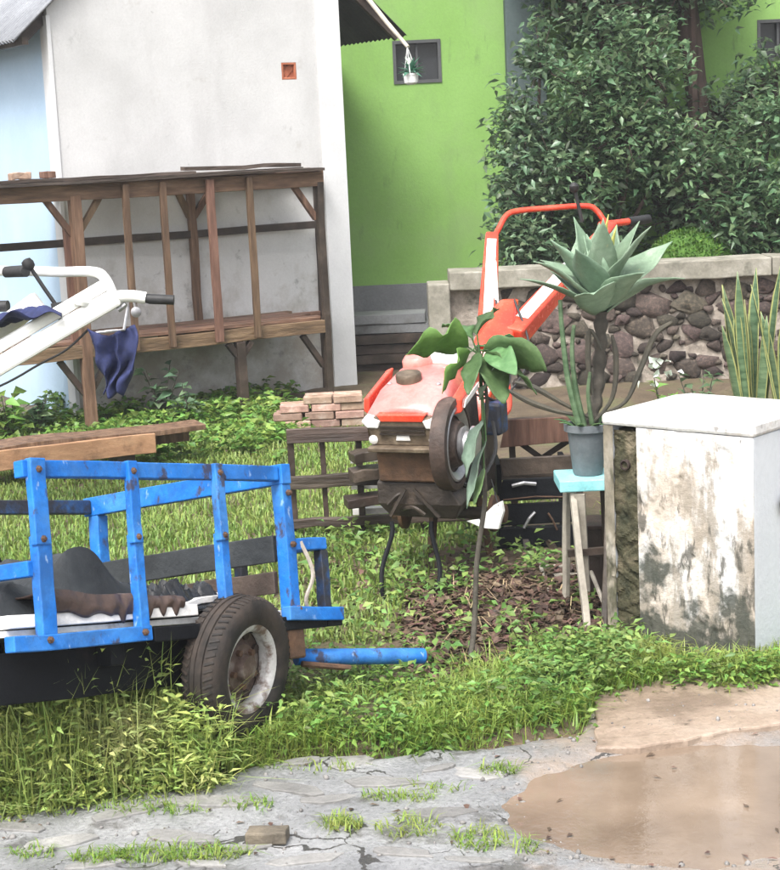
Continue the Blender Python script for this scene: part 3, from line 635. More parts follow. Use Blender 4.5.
# pole under the eave with a hanging pot
a_, b_ = P(366, -4, 14.75), P(408, 47, 14.35)
t = thing('bamboo_pole', 'thin pale bamboo pole slanting down from the dark eave', 'pole', b_)
MB().tube([a_ + (a_ - b_) * .6, a_, a_.lerp(b_, .5) + V((0, 0, -.008)), b_], [.022, .021, .019, .016], 8).build('pole', M_bamboo, t, smooth=True)
pc = P(411, 79, 14.35)
t = thing('hanging_pot', 'white hanging pot with bluish green leaves in front of the small dark window', 'flower pot', pc)
MB().lathe(pc, Z, [(.035, -.045), (.055, -.03), (.062, .03), (.066, .03), (.066, .045), (.05, .045), (.045, .02)], 20).build('pot', M_pot_white, t, smooth=True)
hk = MB()
for k in range(3):
    a = 2.1 * k + .4
    hk.tube([pc + V((.064 * math.cos(a), .064 * math.sin(a), .04)), pc + V((-.02, 0, .26))], .004, 6)
hk.tube([pc + V((-.02, 0, .25)), b_ + V((0, 0, .0))], .004, 6)
hk.build('hanger', M_trim, t)
r = np.random.default_rng(5); n = 26; az = r.uniform(0, 6.28, n); el = r.uniform(-.2, 1.2, n)
dd = np.stack([np.cos(az) * np.cos(el), np.sin(az) * np.cos(el), np.sin(el)], -1)
v, f = leaves(np.array(pc) + [0, 0, .05] + dd * .01, dd, np.tile([0, 0, 1.], (n, 1)), r.uniform(.08, .15, n), .045)
raw('foliage', v, f, M_tealleaf, t)
n = 9; dd = np.stack([r.normal(0, .3, n), r.normal(0, .3, n), np.ones(n)], -1)
v, f = leaves(np.array(pc) + [0, 0, .08], dd, r.normal(0, 1, (n, 3)), r.uniform(.07, .13, n), .04); raw('blossom', v, f, M_petal, t)

# ------------------------------------------------------------------ green house
YG = 16.2
gh = thing('green_house', 'lime green painted house wall with grey plinth and small dark window', 'house', (1, YG, 0))
w0, w1_ = P(392, 41, YG), P(442, 82, YG)
wx0, wx1, wz1, wz0 = w0.x, w1_.x, w0.z, w1_.z
v0, v1_ = P(757, 20, YG), P(800, 60, YG)
mb = MB(); x0, x1 = -2.5, 7.0; zt = 4.6
def gw(xa, xb, za, zb): mb.box(((xa + xb) / 2, YG + .1, (za + zb) / 2), xb - xa, .2, zb - za)
gw(x0, wx0, .74, zt); gw(wx0, wx1, .74, wz0); gw(wx0, wx1, wz1, zt); gw(wx1, v0.x, .74, zt); gw(v0.x, v1_.x, .74, v1_.z); gw(v0.x, v1_.x, v0.z, zt); gw(v1_.x, x1, .74, zt)
mb.build('wall', M_green, gh)
MB().box(((x0 + x1) / 2, YG + .08, .37), x1 - x0, .26, .745).build('plinth', M_plinth, gh)
for xa, xb, za, zb in ((wx0, wx1, wz0, wz1), (v0.x, v1_.x, v1_.z, v0.z)):
    fr = MB(); tt = .03
    fr.box((xa + tt / 2, YG + .04, (za + zb) / 2), tt, .1, zb - za); fr.box((xb - tt / 2, YG + .04, (za + zb) / 2), tt, .1, zb - za)
    fr.box(((xa + xb) / 2, YG + .04, za + tt / 2), xb - xa - 2 * tt, .1, tt); fr.box(((xa + xb) / 2, YG + .04, zb - tt / 2), xb - xa - 2 * tt, .1, tt)
    fr.box(((xa + xb) / 2, YG + .05, (za + zb) / 2), .02, .05, zb - za - 2 * tt)
    wo = fr.build('window', M_frame, gh)
    MB().box(((xa + xb) / 2, YG + .085, (za + zb) / 2), xb - xa, .01, zb - za).build('pane', M_window, wo)
a, b_ = P(507, 100, YG - .1), P(546, 100, YG - .1)
MB().box(((a.x + b_.x) / 2, YG - .12, 2.3), b_.x - a.x, .2, 4.6).build('column', M_col, gh, bevel=.01)
MB().box((2, YG + 2.2, 4.75), 11, 5.4, .15).build('roof', M_dark_roof, gh)
# dark bench of boards against the plinth
t = thing('board_stack', 'stack of dark wet boards against the grey plinth beside the house corner', 'boards', V((-.05, 15.6, 0)))
a, b_ = P(352, 340, 15.6), P(432, 340, 15.6)
for k in range(6):
    MB().bar((a.x - random.uniform(0, .1), 15.6 + random.uniform(-.05, .05), .045 + .09 * k), (b_.x - .02 + random.uniform(-.05, .02), 15.6 + random.uniform(-.05, .05), .045 + .09 * k), .4, .082, seg=3, jit=.004).build('board', M_plinth if k > 3 else M_dark_wood, t)

# ------------------------------------------------------------------ low stone wall
YW = 14.0
lw = thing('stone_wall', 'low garden wall of dark rough stones in mortar with cement coping', 'wall', (P(428, 300, YW).x, YW, 0))
xw0, xw1 = P(440, 300, YW).x, 6.0; ZT = .86
MB().box(((xw0 + xw1) / 2, YW + .15, ZT / 2), xw1 - xw0, .3, ZT).build('mortar_bed', M_mortar, lw)
xp = P(428, 300, YW).x
MB().box((xp + .09, YW + .08, .46), .18, .36, .92).build('end_pier', M_coping, lw, bevel=.012)
cop = MB(); xj = P(769, 262, YW).x
for xa, xb in ((xp + .182, xj - .006), (xj + .006, 6.0)):
    MB().bar((xa, YW + .1, ZT + .077), (xb, YW + .1, ZT + .077), .44, .15, seg=12, jit=.004).build('coping', M_coping, lw, bevel=.01)
stm = []
for k in range(9):
    b = bmesh.new(); rr = random.Random(k + 3)
    for _ in range(15):
        v = V((rr.gauss(0, 1), rr.gauss(0, 1), rr.gauss(0, 1))).normalized(); b.verts.new((v.x * rr.uniform(.8, 1.1), v.y * .9, v.z * rr.uniform(.75, 1.1)))
    h_ = bmesh.ops.convex_hull(b, input=b.verts); bmesh.ops.delete(b, geom=[g for g in h_['geom_interior'] if isinstance(g, bmesh.types.BMVert)], context='VERTS')
    bmesh.ops.bevel(b, geom=list(b.edges), offset=.2, segments=2, affect='EDGES', clamp_overlap=True)
    me = bpy.data.meshes.new('stone'); b.to_mesh(me); b.free(); me.materials.append(M_stone)
    me.polygons.foreach_set('use_smooth', [True] * len(me.polygons)); stm.append(me)
def stone(x, z, w_, h_, ro):
    o = bpy.data.objects.new('stone', random.choice(stm)); COL.objects.link(o); o.parent = lw
    o.location = (x - lw.matrix_basis.translation.x, random.uniform(-.006, .008), z); o.scale = (w_ * 1.38, random.uniform(.05, .075), h_ * 1.5)
    o.rotation_euler = (0, ro, random.uniform(-.2, .2))
placed = []
for w_lo, w_hi, tries in ((.10, .14, 150), (.075, .10, 900), (.05, .075, 2200), (.028, .045, 2500)):
    for _ in range(tries):
        w_ = random.uniform(w_lo, w_hi); h_ = w_ * random.uniform(.55, .85); x = random.uniform(xw0 + .42, 3.45); z = random.uniform(.05, ZT - .06)
        if all(((x - a) / (.9 * (w_ + c))) ** 2 + ((z - b_) / (.9 * (h_ + e))) ** 2 > 1 for a, b_, c, e in placed) and z + h_ < ZT and len(placed) < 290:
            placed.append((x, z, w_, h_)); stone(x, z, w_, h_, random.uniform(-.35, .35))

# moss mound behind the wall
mc = P(690, 262, 14.9); t = thing('clipped_bush', 'round bright moss-green clipped bush behind the stone wall', 'bush', (mc.x, 14.9, 0))
b = bmesh.new(); bmesh.ops.create_icosphere(b, subdivisions=4, radius=1); vs = []
for v in b.verts:
    n = v.co.normalized(); k = 1 + .06 * mnoise.noise(n * 3) + .03 * mnoise.noise(n * 12)
    vs.append(V((mc.x + n.x * .42 * k, 14.85 + n.y * .4 * k, .78 + n.z * .42 * k)))
fs = [[v.index for v in f.verts] for f in b.faces]; b.free()
MB().add(vs, fs).build('crown', M_moss, t, smooth=True)
MB().tube([(mc.x, 14.85, 0), (mc.x, 14.85, .5)], .08, 8).build('trunk', M_bark, t)
r = np.random.default_rng(8); n = 7000; q = r.normal(0, 1, (n, 3)); q /= np.linalg.norm(q, axis=1, keepdims=True)
cc = np.array([mc.x, 14.85, .78]) + q * [.425, .405, .425] * r.uniform(.96, 1.03, (n, 1))
v, f = leaves(cc, q + r.normal(0, .6, (n, 3)), r.normal(0, 1, (n, 3)), .035, .02)
raw('foliage', v, f, mat('moss_leaf', two((.05, .12, .015), (.10, .20, .028)), 3, .5, bump=0, fine=0, island=.35, transl=.25), t)

# ------------------------------------------------------------------ shrubs and trees behind the wall
def limb(mb, p, q, r0, r1, k=5, wob=.06):
    p, q = V(p), V(q); pts = [p.lerp(q, i / k) + V((random.uniform(-wob, wob), random.uniform(-wob, wob), 0)) * (1 if 0 < i < k else 0) for i in range(k + 1)]
    mb.tube(pts, [r0 + (r1 - r0) * i / k for i in range(k + 1)], 7)
def tree(name, label, base, blobs, nleaf, mt, seed, ll=.085, lwid=.042, tr=.05, cat='tree', group=None):
    t = thing(name, label, cat, base, group); r = np.random.default_rng(seed); tb = MB(); C = []; D = []
    tot = sum(b_[1] * b_[1] * b_[2] for b_ in blobs)
    fork = V(base) + V((0, 0, .7))
    limb(tb, base, fork, tr, tr * .8)
    for c, rx, rz_ in blobs:
        c = V(c); limb(tb, fork, c, tr * .6, tr * .25)
        n = int(nleaf * rx * rx * rz_ / tot)
        # leaves sit on twigs: twig ends cluster in the blob
        nt_ = max(8, n // 11); q = r.normal(0, 1, (nt_, 3)); q /= np.linalg.norm(q, axis=1, keepdims=True)
        tip = np.array(c) + q * [rx, min(rx, .65), rz_] * (r.uniform(.25, 1.12, (nt_, 1)))
        for k in range(0, nt_, 3):
            tb.tube([c + V((tip[k] - np.array(c)) * .15), V(tip[k])], [tr * .14, .004], 4, cap=False)
        idx = r.integers(0, nt_, n); off = r.normal(0, .055, (n, 3))
        C.append(tip[idx] + off); az = r.uniform(0, 6.28, n); el = r.normal(-.1, .45, n)
        D.append(np.stack([np.cos(az) * np.cos(el), np.sin(az) * np.cos(el), np.sin(el)], -1))
    C = np.concatenate(C); D = np.concatenate(D); n = len(C)
    v, f = leaves(C, D, np.tile([0, 0, 1.], (n, 1)) + r.normal(0, .5, (n, 3)), ll * r.uniform(.5, 1.5, n), lwid * r.uniform(.6, 1.5, n))
    raw('crown', v, f, mt, t); tb.build('trunk', M_bark, t, smooth=True, recalc=False)
    return t
def B(px, py, Y, rx, rz_): return (P(px, py, Y), rx, rz_)
tree('shrub', 'small-leaved green shrub against the dark column and lime wall', (P(535, 300, 15.3).x, 15.3, 0),
     [B(520, 120, 15.2, .28, .38), B(510, 190, 15.1, .26, .35), B(560, 180, 15.1, .34, .4), B(540, 60, 15.3, .24, .3), B(530, 245, 15.0, .42, .28)], 4200, M_bush, 1, cat='shrub')
tree('shrub', 'paler green leafy shrub with thin pale stems behind the agave', (P(615, 300, 15.0).x, 15.0, 0),
     [B(590, 90, 15.0, .36, .38), B(640, 60, 15.1, .4, .38), B(625, 130, 14.9, .42, .35), B(590, 180, 14.9, .35, .3), B(650, 170, 15.0, .3, .25)], 5200, M_bush2, 2, cat='shrub')
tree('dark_tree', 'dark dense tree with a stout brown trunk rising behind the shrubs', (P(698, 300, 15.6).x, 15.6, 0),
     [B(600, 10, 15.7, .6, .45), B(690, -30, 15.7, .7, .5), B(560, -40, 15.7, .5, .4), B(780, 80, 15.7, .42, .36), B(715, 115, 15.8, .42, .3), B(745, 95, 15.6, .3, .28), B(620, -60, 15.7, .7, .4)], 9000, M_bush, 3, tr=.13, ll=.085)
tree('shrub', 'leafy green shrub spreading over the stone wall beside the moss-green bush', (P(745, 300, 14.9).x, 14.9, 0),
     [B(740, 190, 14.9, .45, .42), B(700, 160, 14.9, .35, .3), B(780, 230, 14.8, .38, .38), B(772, 125, 15.0, .36, .33), B(735, 245, 14.8, .3, .25)], 5600, M_bush2, 4, cat='shrub')
tree('shrub', 'low dark shrub in the shade behind the red handlebar', (P(620, 300, 15.3).x, 15.3, 0),
     [B(610, 235, 15.3, .55, .3), B(680, 215, 15.4, .5, .25), B(550, 240, 15.3, .4, .3), B(600, 150, 15.6, .9, .5)], 4600, M_bush, 5, cat='shrub')
tr_ = thing('old_trunk', 'leaning reddish brown tree trunk among the shrubs', 'tree trunk', (P(700, 300, 15.75).x, 15.75, 0))
MB().tube([P(700, 345, 15.75), P(703, 200, 15.75), P(700, 120, 15.75), P(690, 40, 15.8), P(680, -60, 15.9)], [.10, .095, .10, .11, .09], 10).build('trunk', M_bark, tr_, smooth=True)

# ------------------------------------------------------------------ wooden rack before the house
ra, rb = V((P(130, 300, 12.9).x, 12.9, 0)), V((P(325, 300, 13.7).x, 13.7, 0)); rd = (rb - ra).normalized(); rn = V((-rd.y, rd.x, 0))
rack = thing('timber_rack', 'open brown timber rack of posts and rails against the grey wall', 'rack', rb)
def rp(px, py, off=0):        # a point on the rack's front plane (or off metres behind)
    return PL(px, py, rb + rn * off, rn)
def rpost(px, y0, y1, off, wd, mt=M_wood, name='post', dz=0):
    a = rp(px, y0, off); b_ = V((a.x, a.y, 0)) if y1 is None else rp(px, y1, off); b_ = V((a.x, a.y, b_.z)) if y1 is not None else b_
    MB().bar(b_, a, wd, wd, up=rn, seg=5, jit=.003).build(name, mt, rack, bevel=.004)
ztop, zsh = rp(325, 170).z, rp(325, 326).z
uL = -((rb - rp(-60, 300)).dot(rd)); 
def ru(px): return (rp(px, 300) - rb).dot(rd)
def rq(u, z, off=0): return rb + rd * u + rn * off + V((0, 0, z))
DEP = .75
for z_, hh, off, name in ((ztop - .06, .12, .0, 'top_beam'), (ztop - .06, .12, DEP, 'top_beam'), (zsh, .10, 0, 'shelf_beam'), (zsh, .10, DEP, 'shelf_beam')):
    MB().bar(rq(uL, z_, off), rq(.035 + (.28 if off else 0), z_, off), .06, hh, seg=9, jit=.006).build(name, M_woodh, rack, bevel=.004)
zm = rp(200, 233, DEP).z
MB().bar(rq(uL, zm, DEP - .06), rq(.3, zm, DEP - .05), .04, .06, seg=6, jit=.004).build('mid_rail', M_dark_wood, rack, bevel=.003)
for px in (-40, 88, 322):
    u_ = (rp(px, 300, DEP) - rb).dot(rd)
    MB().bar(rq(u_, 0, DEP), rq(u_, ztop - .12, DEP), .045, .045, up=rn, seg=5, jit=.003).build('rear_post', M_dark_wood, rack, bevel=.004)
uR = (rp(323, 300, DEP) - rb).dot(rd)
MB().bar(rq(0, ztop - .06, .03), rq(uR, ztop - .06, DEP - .03), .05, .1).build('end_beam', M_dark_wood, rack)
MB().bar(rq(0, zsh, .03), rq(uR, zsh, DEP - .03), .05, .08).build('end_beam', M_dark_wood, rack)
MB().bar(rq(ru(232), zsh + .05, DEP - .05), rq(ru(232), ztop - .09, DEP - .05), .06, .06, up=rn, seg=5, jit=.004).build('rear_post', M_wood, rack, bevel=.004)
for px, wd, mt_ in ((82, .082, M_wood), (325, .055, M_dark_wood)):
    u_ = ru(px); MB().bar(rq(u_, 0, -.002), rq(u_, ztop - .088, -.002), wd, wd, up=rn, seg=6, jit=.003).build('leg', mt_, rack, bevel=.004)
MB().bar(rq(ru(74), zsh + .05, .06), rq(ru(74), ztop - .3, .06), .05, .04, up=rn, seg=4, jit=.003).build('post', M_wood, rack, bevel=.003)
MB().bar(rq(ru(237), 0, .0), rq(ru(237), zsh - .05, .0), .075, .075, up=rn, seg=4, jit=.003).build('leg', M_dark_wood, rack, bevel=.004)
for px in (130, 167, 214, 253):
    u_ = ru(px); MB().bar(rq(u_, zsh - .03, -.062), rq(u_, ztop - .02, -.062), .05 if px != 214 else .062, .04, up=rn, seg=5, jit=.003).build('upright', M_wood, rack, bevel=.003)
def brace(px, dx, z_, dz, off=0, mt_=M_wood):
    u_ = ru(px); MB().bar(rq(u_ + math.copysign(.02, dx), z_ - dz, off + .003), rq(u_ + dx, z_ - .01, off + .003), .045, .05, up=rn, seg=3, jit=.002).build('brace', mt_, rack, bevel=.003)
for px, dx in ((82, -.22), (82, .22), (325, -.22)): brace(px, dx, ztop - .08, .30, .04)
for px, dx in ((232, -.12), (232, .2)): brace(px, dx, ztop - .08, .25, DEP - .05)
for px, dx in ((82, -.2), (82, .2), (325, -.2)): brace(px, dx, zsh - .05, .28, .04, M_dark_wood)
for px, dx in ((237, -.1), (237, .1)): brace(px, dx, zsh - .05, .12, .0, M_dark_wood)
for k in range(7):            # loose boards: five under, the rest on top
    off = .07 + k * .1
    MB().bar(rq(uL + random.uniform(0, .1), zsh + .065, off), rq(.0 + random.uniform(-.08, .03), zsh + .065, off), .085, .022, seg=6, jit=.004).build('shelf_board', M_woodh, rack)
for k in range(6):
    off = -.05 + k * .15
    MB().bar(rq(uL + random.uniform(0, .1), ztop + .014 + .004 * (k % 2), off), rq(.04 + random.uniform(-.1, .02), ztop + .014, off), .12, .022, seg=6, jit=.005).build('top_board', M_dark_woodh, rack)
MB().bar(rq(uL, ztop + .042, -.04), rq(ru(200), ztop + .040, -.05), .1, .022, seg=8, jit=.005).build('top_board', M_dark_woodh, rack)
MB().bar(rq(ru(190), ztop + .066, -.03), rq(ru(312), ztop + .052, .1), .07, .03, seg=6, jit=.006).build('top_board', M_dark_woodh, rack)
zc = ztop + .054
for px, w_, lab in ((32, .075, 'reddish brown half brick lying alone on the top boards of the timber rack'), (60, .05, 'small brown wood block on the rack top close to the half brick')):
    c = rq(ru(px), zc, .05)
    t = thing('half_brick' if px == 32 else 'wood_block', lab, 'brick' if px == 32 else 'block', c)
    MB().bar(c + rd * -w_ + V((0, 0, .025)), c + rd * w_ + V((0, 0, .025)), .1, .05, seg=3, jit=.005).build('brick_body' if px == 32 else 'block_body', M_brick if px == 32 else M_wood, t, bevel=.006)

# ------------------------------------------------------------------ cloth sheets
def cloth(name, label, fn, nu=26, nv=22, mt=M_cloth):
    mb = MB().grid(fn, nu, nv); c = sum((v for v in mb.v), V()) / len(mb.v); zmin = min(v.z for v in mb.v)
    t = thing(name, label, 'cloth', (c.x, c.y, zmin)); mb.build('fabric', mt, t, smooth=True, solid=.004); return t

# ------------------------------------------------------------------ white two-wheel tractor, mostly beyond the frame
YT = 9.6
wt = thing('white_tractor', 'white walking tractor with black hand grips reaching in beside the rack', 'tractor', (P(-260, 520, YT).x, YT, 0))
def wp(px, py, dy=0): return P(px, py, YT + dy)
MB().bar(wp(-190, 478), wp(118, 296), .075, .105, up=Z, seg=3).build('handle_beam', M_white, wt, bevel=.018)
MB().bar(wp(-190, 470, .42), wp(40, 300, .42), .085, .12, up=Z, seg=3).build('handle_beam', M_white, wt, bevel=.018)
MB().bar(wp(-10, 352, .03), wp(105, 285, .03), .10, .07, up=Z).build('beam_cover', M_white, wt, bevel=.02)
def curve(pts, n=6):
    pts = [V(p) for p in pts]; out = []
    for i in range(len(pts) - 1):
        p0, p1, p2, p3 = pts[max(i - 1, 0)], pts[i], pts[i + 1], pts[min(i + 2, len(pts) - 1)]
        for k in range(n):
            t_ = k / n; out.append(.5 * ((2 * p1) + (p2 - p0) * t_ + (2 * p0 - 5 * p1 + 4 * p2 - p3) * t_ ** 2 + (3 * p1 - p0 - 3 * p2 + p3) * t_ ** 3))
    return out + [pts[-1]]
MB().tube(curve([wp(70, 322), wp(104, 300), wp(128, 296), wp(146, 298)]), .034, 12).build('handlebar', M_white, wt, smooth=True)
MB().tube(curve([wp(114, 298, .02), wp(106, 280, .06), wp(94, 272, .12), wp(60, 272, .3), wp(20, 271, .52), wp(-40, 271, .72)]), .03, 12).build('loop_bar', M_white, wt, smooth=True)
MB().tube([wp(144, 298), wp(150, 299), wp(174, 300)], [.024, .029, .028], 12).build('grip', M_grip, wt, smooth=True)
MB().tube([wp(6, 272, .45), wp(26, 271, .36)], [.034, .036], 12).build('grip', M_grip, wt, smooth=True)
MB().tube([wp(-30, 307, .5), wp(8, 306, .45)], .034, 12).build('grip', M_grip, wt, smooth=True)
MB().tube([wp(-30, 307, .5), wp(-40, 300, .46), wp(-40, 271, .72)], .03, 10).build('handlebar', M_white, wt, smooth=True)
lv = MB().tube([wp(58, 308, .06), wp(44, 288, .06), wp(30, 267, .06)], .012, 8).build('gear_lever', M_grip, wt, smooth=True)
b0 = wp(28, 264, .06); MB().lathe(b0, (wp(28, 264) - wp(58, 308)).normalized(), [(.012, -.04), (.03, -.025), (.036, 0), (.028, .025), (.01, .032)], 14).build('knob', M_grip, lv, smooth=True)
MB().bar(wp(52, 306, .05), wp(66, 304, .05), .05, .03).build('lever_bracket', M_grip, wt)
cl = MB().lathe(wp(136, 312), (.2, -1, 0), [(.012, -.02), (.03, -.012), (.03, .012), (.012, .02)], 14).build('cable_clamp', M_steel, wt, smooth=True)
MB().tube([wp(136, 312), wp(134, 300)], .01, 6).build('clamp_arm', M_steel, wt)
MB().tube([wp(118, 310), wp(126, 304)], .016, 8).build('hook', M_steel, wt)
MB().tube(curve([wp(-60, 408), wp(0, 386), wp(40, 364), wp(66, 350), wp(88, 330)]), .007, 6).build('cable', M_grip, wt)
MB().lathe(wp(82, 302, .0), (.3, -.1, 1), [(.03, -.02), (.055, -.01), (.06, .015), (.04, .028), (.01, .03)], 16).build('beam_cap', M_white, wt, smooth=True)
# the body out of the frame: gearbox, engine, hood and wheels
bx = wp(-250, 505, .2); bx.z = .5
def tyre_parts(parent, c, ax, r_, wd, rim_r, lugs=0, rimmat=None):
    half = [(rim_r, .38), (rim_r * 1.08, .46), (rim_r + (r_ - rim_r) * .35, .51), (rim_r + (r_ - rim_r) * .68, .49), (rim_r + (r_ - rim_r) * .88, .41), (r_ * .975, .33), (r_ * .992, .24), (r_ * .992, .19), (r_ * .975, .18), (r_ * .975, .15), (r_, .14), (r_, .05), (r_ * .98, .04)]
    wh = MB().lathe(c, ax, [(a, -b * wd) for a, b in half] + [(a, b * wd) for a, b in reversed(half)], 56, closed=True).build('tyre', M_rubber, parent, smooth=True)
    ax = V(ax).normalized(); x = ax.orthogonal().normalized(); y = ax.cross(x)
    if lugs:
        lg = MB()
        for k in range(lugs):
            for s_ in (-1, 1):
                a = 2 * math.pi * (k + (.5 if s_ > 0 else 0)) / lugs; e1 = x * math.cos(a) + y * math.sin(a); a2 = a + .55 * math.pi * 2 / lugs; e2 = x * math.cos(a2) + y * math.sin(a2)
                lg.bar(V(c) + e1 * (r_ * (.97 if lugs < 20 else .945)) + ax * s_ * wd * (.46 if lugs < 20 else .40), V(c) + e2 * r_ * (1.0 if lugs < 20 else .985) + ax * s_ * wd * (.03 if lugs < 20 else .2), .028 if lugs < 20 else .009, .03 if lugs < 20 else .012, up=e1)
        lg.build('tread', M_rubber, wh)['kind'] = 'stuff'
    rm = MB().lathe(c, ax, [(rim_r * .86, wd * .26), (rim_r * .88, wd * .34), (rim_r * .97, wd * .40), (rim_r * 1.05, wd * .42), (rim_r * 1.07, wd * .38), (rim_r * 1.0, wd * .30), (rim_r * .9, wd * .02)], 40, closed=True).build('rim', rimmat or M_rim, parent, smooth=True)
    MB().lathe(c, ax, [(rim_r * .9, wd * .0), (rim_r * .8, -wd * .05), (rim_r * .66, wd * .02), (rim_r * .55, wd * .14), (rim_r * .32, wd * .16), (rim_r * .28, wd * .34), (.01, wd * .36)], 36).build('disc', M_disc, rm, smooth=True)
    nb = MB()
    for k in range(5):
        a = 2 * math.pi * k / 5; e1 = x * math.cos(a) + y * math.sin(a)
        nb.tube([V(c) + e1 * rim_r * .44 + ax * wd * .12, V(c) + e1 * rim_r * .44 + ax * wd * .25], .012, 6)
    nb.build('wheel_nuts', M_rust, rm)['kind'] = 'stuff'
    hl = MB()
    for k in range(8):
        a = 2 * math.pi * (k + .5) / 8; e1 = x * math.cos(a) + y * math.sin(a)
        hl.lathe(V(c) + e1 * rim_r * .76 + ax * wd * .0, ax, [(rim_r * .11, 0), (rim_r * .11, .012), (.002, .012)], 10)
    hl.build('rim_holes', M_hole, rm)['kind'] = 'stuff'
    return wh
MB().box((bx.x, bx.y, .52), .5, .26, .34).build('gearbox', M_grease, wt, bevel=.03)
MB().box((bx.x - .62, bx.y, .62), .7, .4, .4).build('engine', M_grease, wt, bevel=.03)
MB().box((bx.x - .66, bx.y, .9), .74, .44, .16).build('hood', M_white, wt, bevel=.06)
MB().bar((bx.x - .1, bx.y - .2, .60), wp(-185, 474), .08, .1).build('beam_foot', M_white, wt, bevel=.01)
MB().bar((bx.x - .1, bx.y + .2, .60), wp(-185, 468, .42), .08, .1).build('beam_foot', M_white, wt, bevel=.01)
MB().tube([(bx.x, bx.y - .34, .33), (bx.x, bx.y + .34, .33)], .035, 10).build('axle', M_grease, wt)
for s_ in (-1, 1): tyre_parts(wt, V((bx.x, bx.y + s_ * .36, .33)), (0, s_, 0), .32, .16, .16, 16)
# navy cloths
def c1f(i, j):
    p = wp(-30 + 92 * i, 326 - 12 * i + 6 * math.sin(i * 9), -.06 + .42 * j)
    return p + V((0, 0, .05 + .03 * math.sin(i * 14 + j * 5) + .02 * math.sin(j * 17 + i * 4) - .10 * abs(j - .5)))
def c1g(i, j):
    a = wp(-30, 342, -.1 + .5 * j).lerp(wp(62, 318, -.1 + .5 * j), i); 
    return a + V((0, 0, .03 + .05 * math.sin(i * math.pi) + .022 * math.sin(i * 16 + j * 6) + .018 * math.sin(j * 19 + i * 5)))
cloth('navy_cloth', 'crumpled navy cloth spread across the white tractor beams', c1g)
def c2f(i, j):
    wdt = .20 * (1 - .62 * j ** 1.5); a = wp(112, 336 + 58 * j, -.08)
    x = (i - .5) * wdt * 1.35 + .03 * math.sin(j * 3) + .05 * mnoise.noise(V((i * 4, j * 3, 1)))
    return a + V((x + .006 * math.sin(j * 9), .05 * mnoise.noise(V((i * 5 + j * 1.5, j * 2.2, 8))) + .025 * math.sin(i * 17 + j * 4 + 2 * mnoise.noise(V((i * 3, j * 3, 0)))), .055 * abs(i - .45) * (1 - j) * 2 + .02 * math.sin(i * 11) * j))
cloth('navy_rag', 'navy rag hanging from the white tractor handle', c2f, 34, 22)
MB().tube([wp(96, 333, -.08), wp(112, 331, -.08), wp(124, 330, -.08), wp(128, 306, 0)], .009, 6).build('hook_rod', M_steel, wt)

# ------------------------------------------------------------------ timber lying in the grass, bricks, slatted frame
a, b_ = G(-60, 500), G(158, 474)
t = thing('timber_beam', 'orange brown sawn timber trough propped in the grass behind the trailer', 'timber', (a + b_) / 2)
dv = (b_ - a).normalized(); sv = V((-dv.y, dv.x, 0)); HZ = V((0, 0, .15))
MB().bar(a + V((0, 0, .06)) + HZ, b_ + V((0, 0, .06)) + HZ, .03, .13, seg=8, jit=.004).build('side_board', M_orange_wood, t, bevel=.004)
MB().bar(a + sv * .16 + V((0, 0, .13)) + HZ, b_ + sv * .16 + dv * .36 + V((0, 0, .12)) + HZ, .29, .03, seg=9, jit=.008).build('top_board', M_wood, t, bevel=.003)
MB().bar(a + sv * .27 + V((0, 0, .055)) + HZ, b_ + sv * .27 + dv * .3 + V((0, 0, .055)) + HZ, .03, .11, seg=6, jit=.003).build('side_board', M_wood, t, bevel=.003)
for k in (.2, .86):
    c = a.lerp(b_, k); MB().bar(c + sv * .03 + V((0, 0, .06)), c + sv * .3 + V((0, 0, .06)), .12, .17).build('packing_block', M_dark_wood, t)

bs = thing('brick_pile', 'loose pile of old bricks behind the tractor nose', 'bricks', G(335, 434))
bme = MB().box((0, 0, 0), .21, .10, .055); o = bme.build('brick', M_brick, None); o.data.name = 'brick'; bmesh_brick = o.data; bpy.data.objects.remove(o)
o0 = bs.matrix_basis.translation
for row in range(5):
    for k in range(4):
        for dpt in range(2):
            if row == 4 and k in (0, 3): continue
            o = bpy.data.objects.new('brick', bmesh_brick); COL.objects.link(o); o.parent = bs
            o.location = (-.33 + k * .22 + (row % 2) * .05 + random.uniform(-.01, .01), dpt * .115 + random.uniform(-.012, .012), .03 + row * .058)
            o.rotation_euler = (0, 0, random.uniform(-.09, .09))
            md = o.modifiers.new('b', 'BEVEL'); md.width = .006
YF = 8.85
sf = thing('slatted_frame', 'blackened wooden slatted frame standing behind the tractor', 'frame', (P(430, 540, YF).x, YF, 0))
def fp(px, py): return P(px, py, YF)
for y0, th, nm in ((437, .075, 0), (483, .07, 1), (524, .05, 2)):
    pts_ = [(287, y0), (330, y0 - 3), (378, y0 - 7), (480, y0 - 10), (582, y0 - 14)]
    MB().bar(fp(287, y0) , fp(584, y0 - 14.5), .035, th, seg=10, jit=.006).build('slat', M_dark_woodh, sf, bevel=.004)
for px, top in ((289, 432), (322, 440), (358, 432), (420, 428), (512, 424), (578, 420)):
    a = fp(px, top); MB().bar((a.x, YF + .036, 0), (a.x, YF + .036, a.z), .035 if px != 322 else .028, .03, up=V((0, 1, 0)), seg=4, jit=.003).build('post', M_dark_wood, sf, bevel=.003)
for px in (362, 372):
    pass
for k in range(4):
    z0 = fp(366, 462 + 26 * k).z
    MB().bar((fp(350, 460).x, YF + .10, z0), (fp(392, 460).x, YF + .10, z0), .06, .035, seg=2, jit=.003).build('end_slat', M_plank_white, sf, bevel=.003)
MB().bar(fp(512, 438) + V((0, .04, 0)), fp(545, 462) + V((0, .06, 0)), .025, .03).build('diagonal', M_dark_wood, sf)
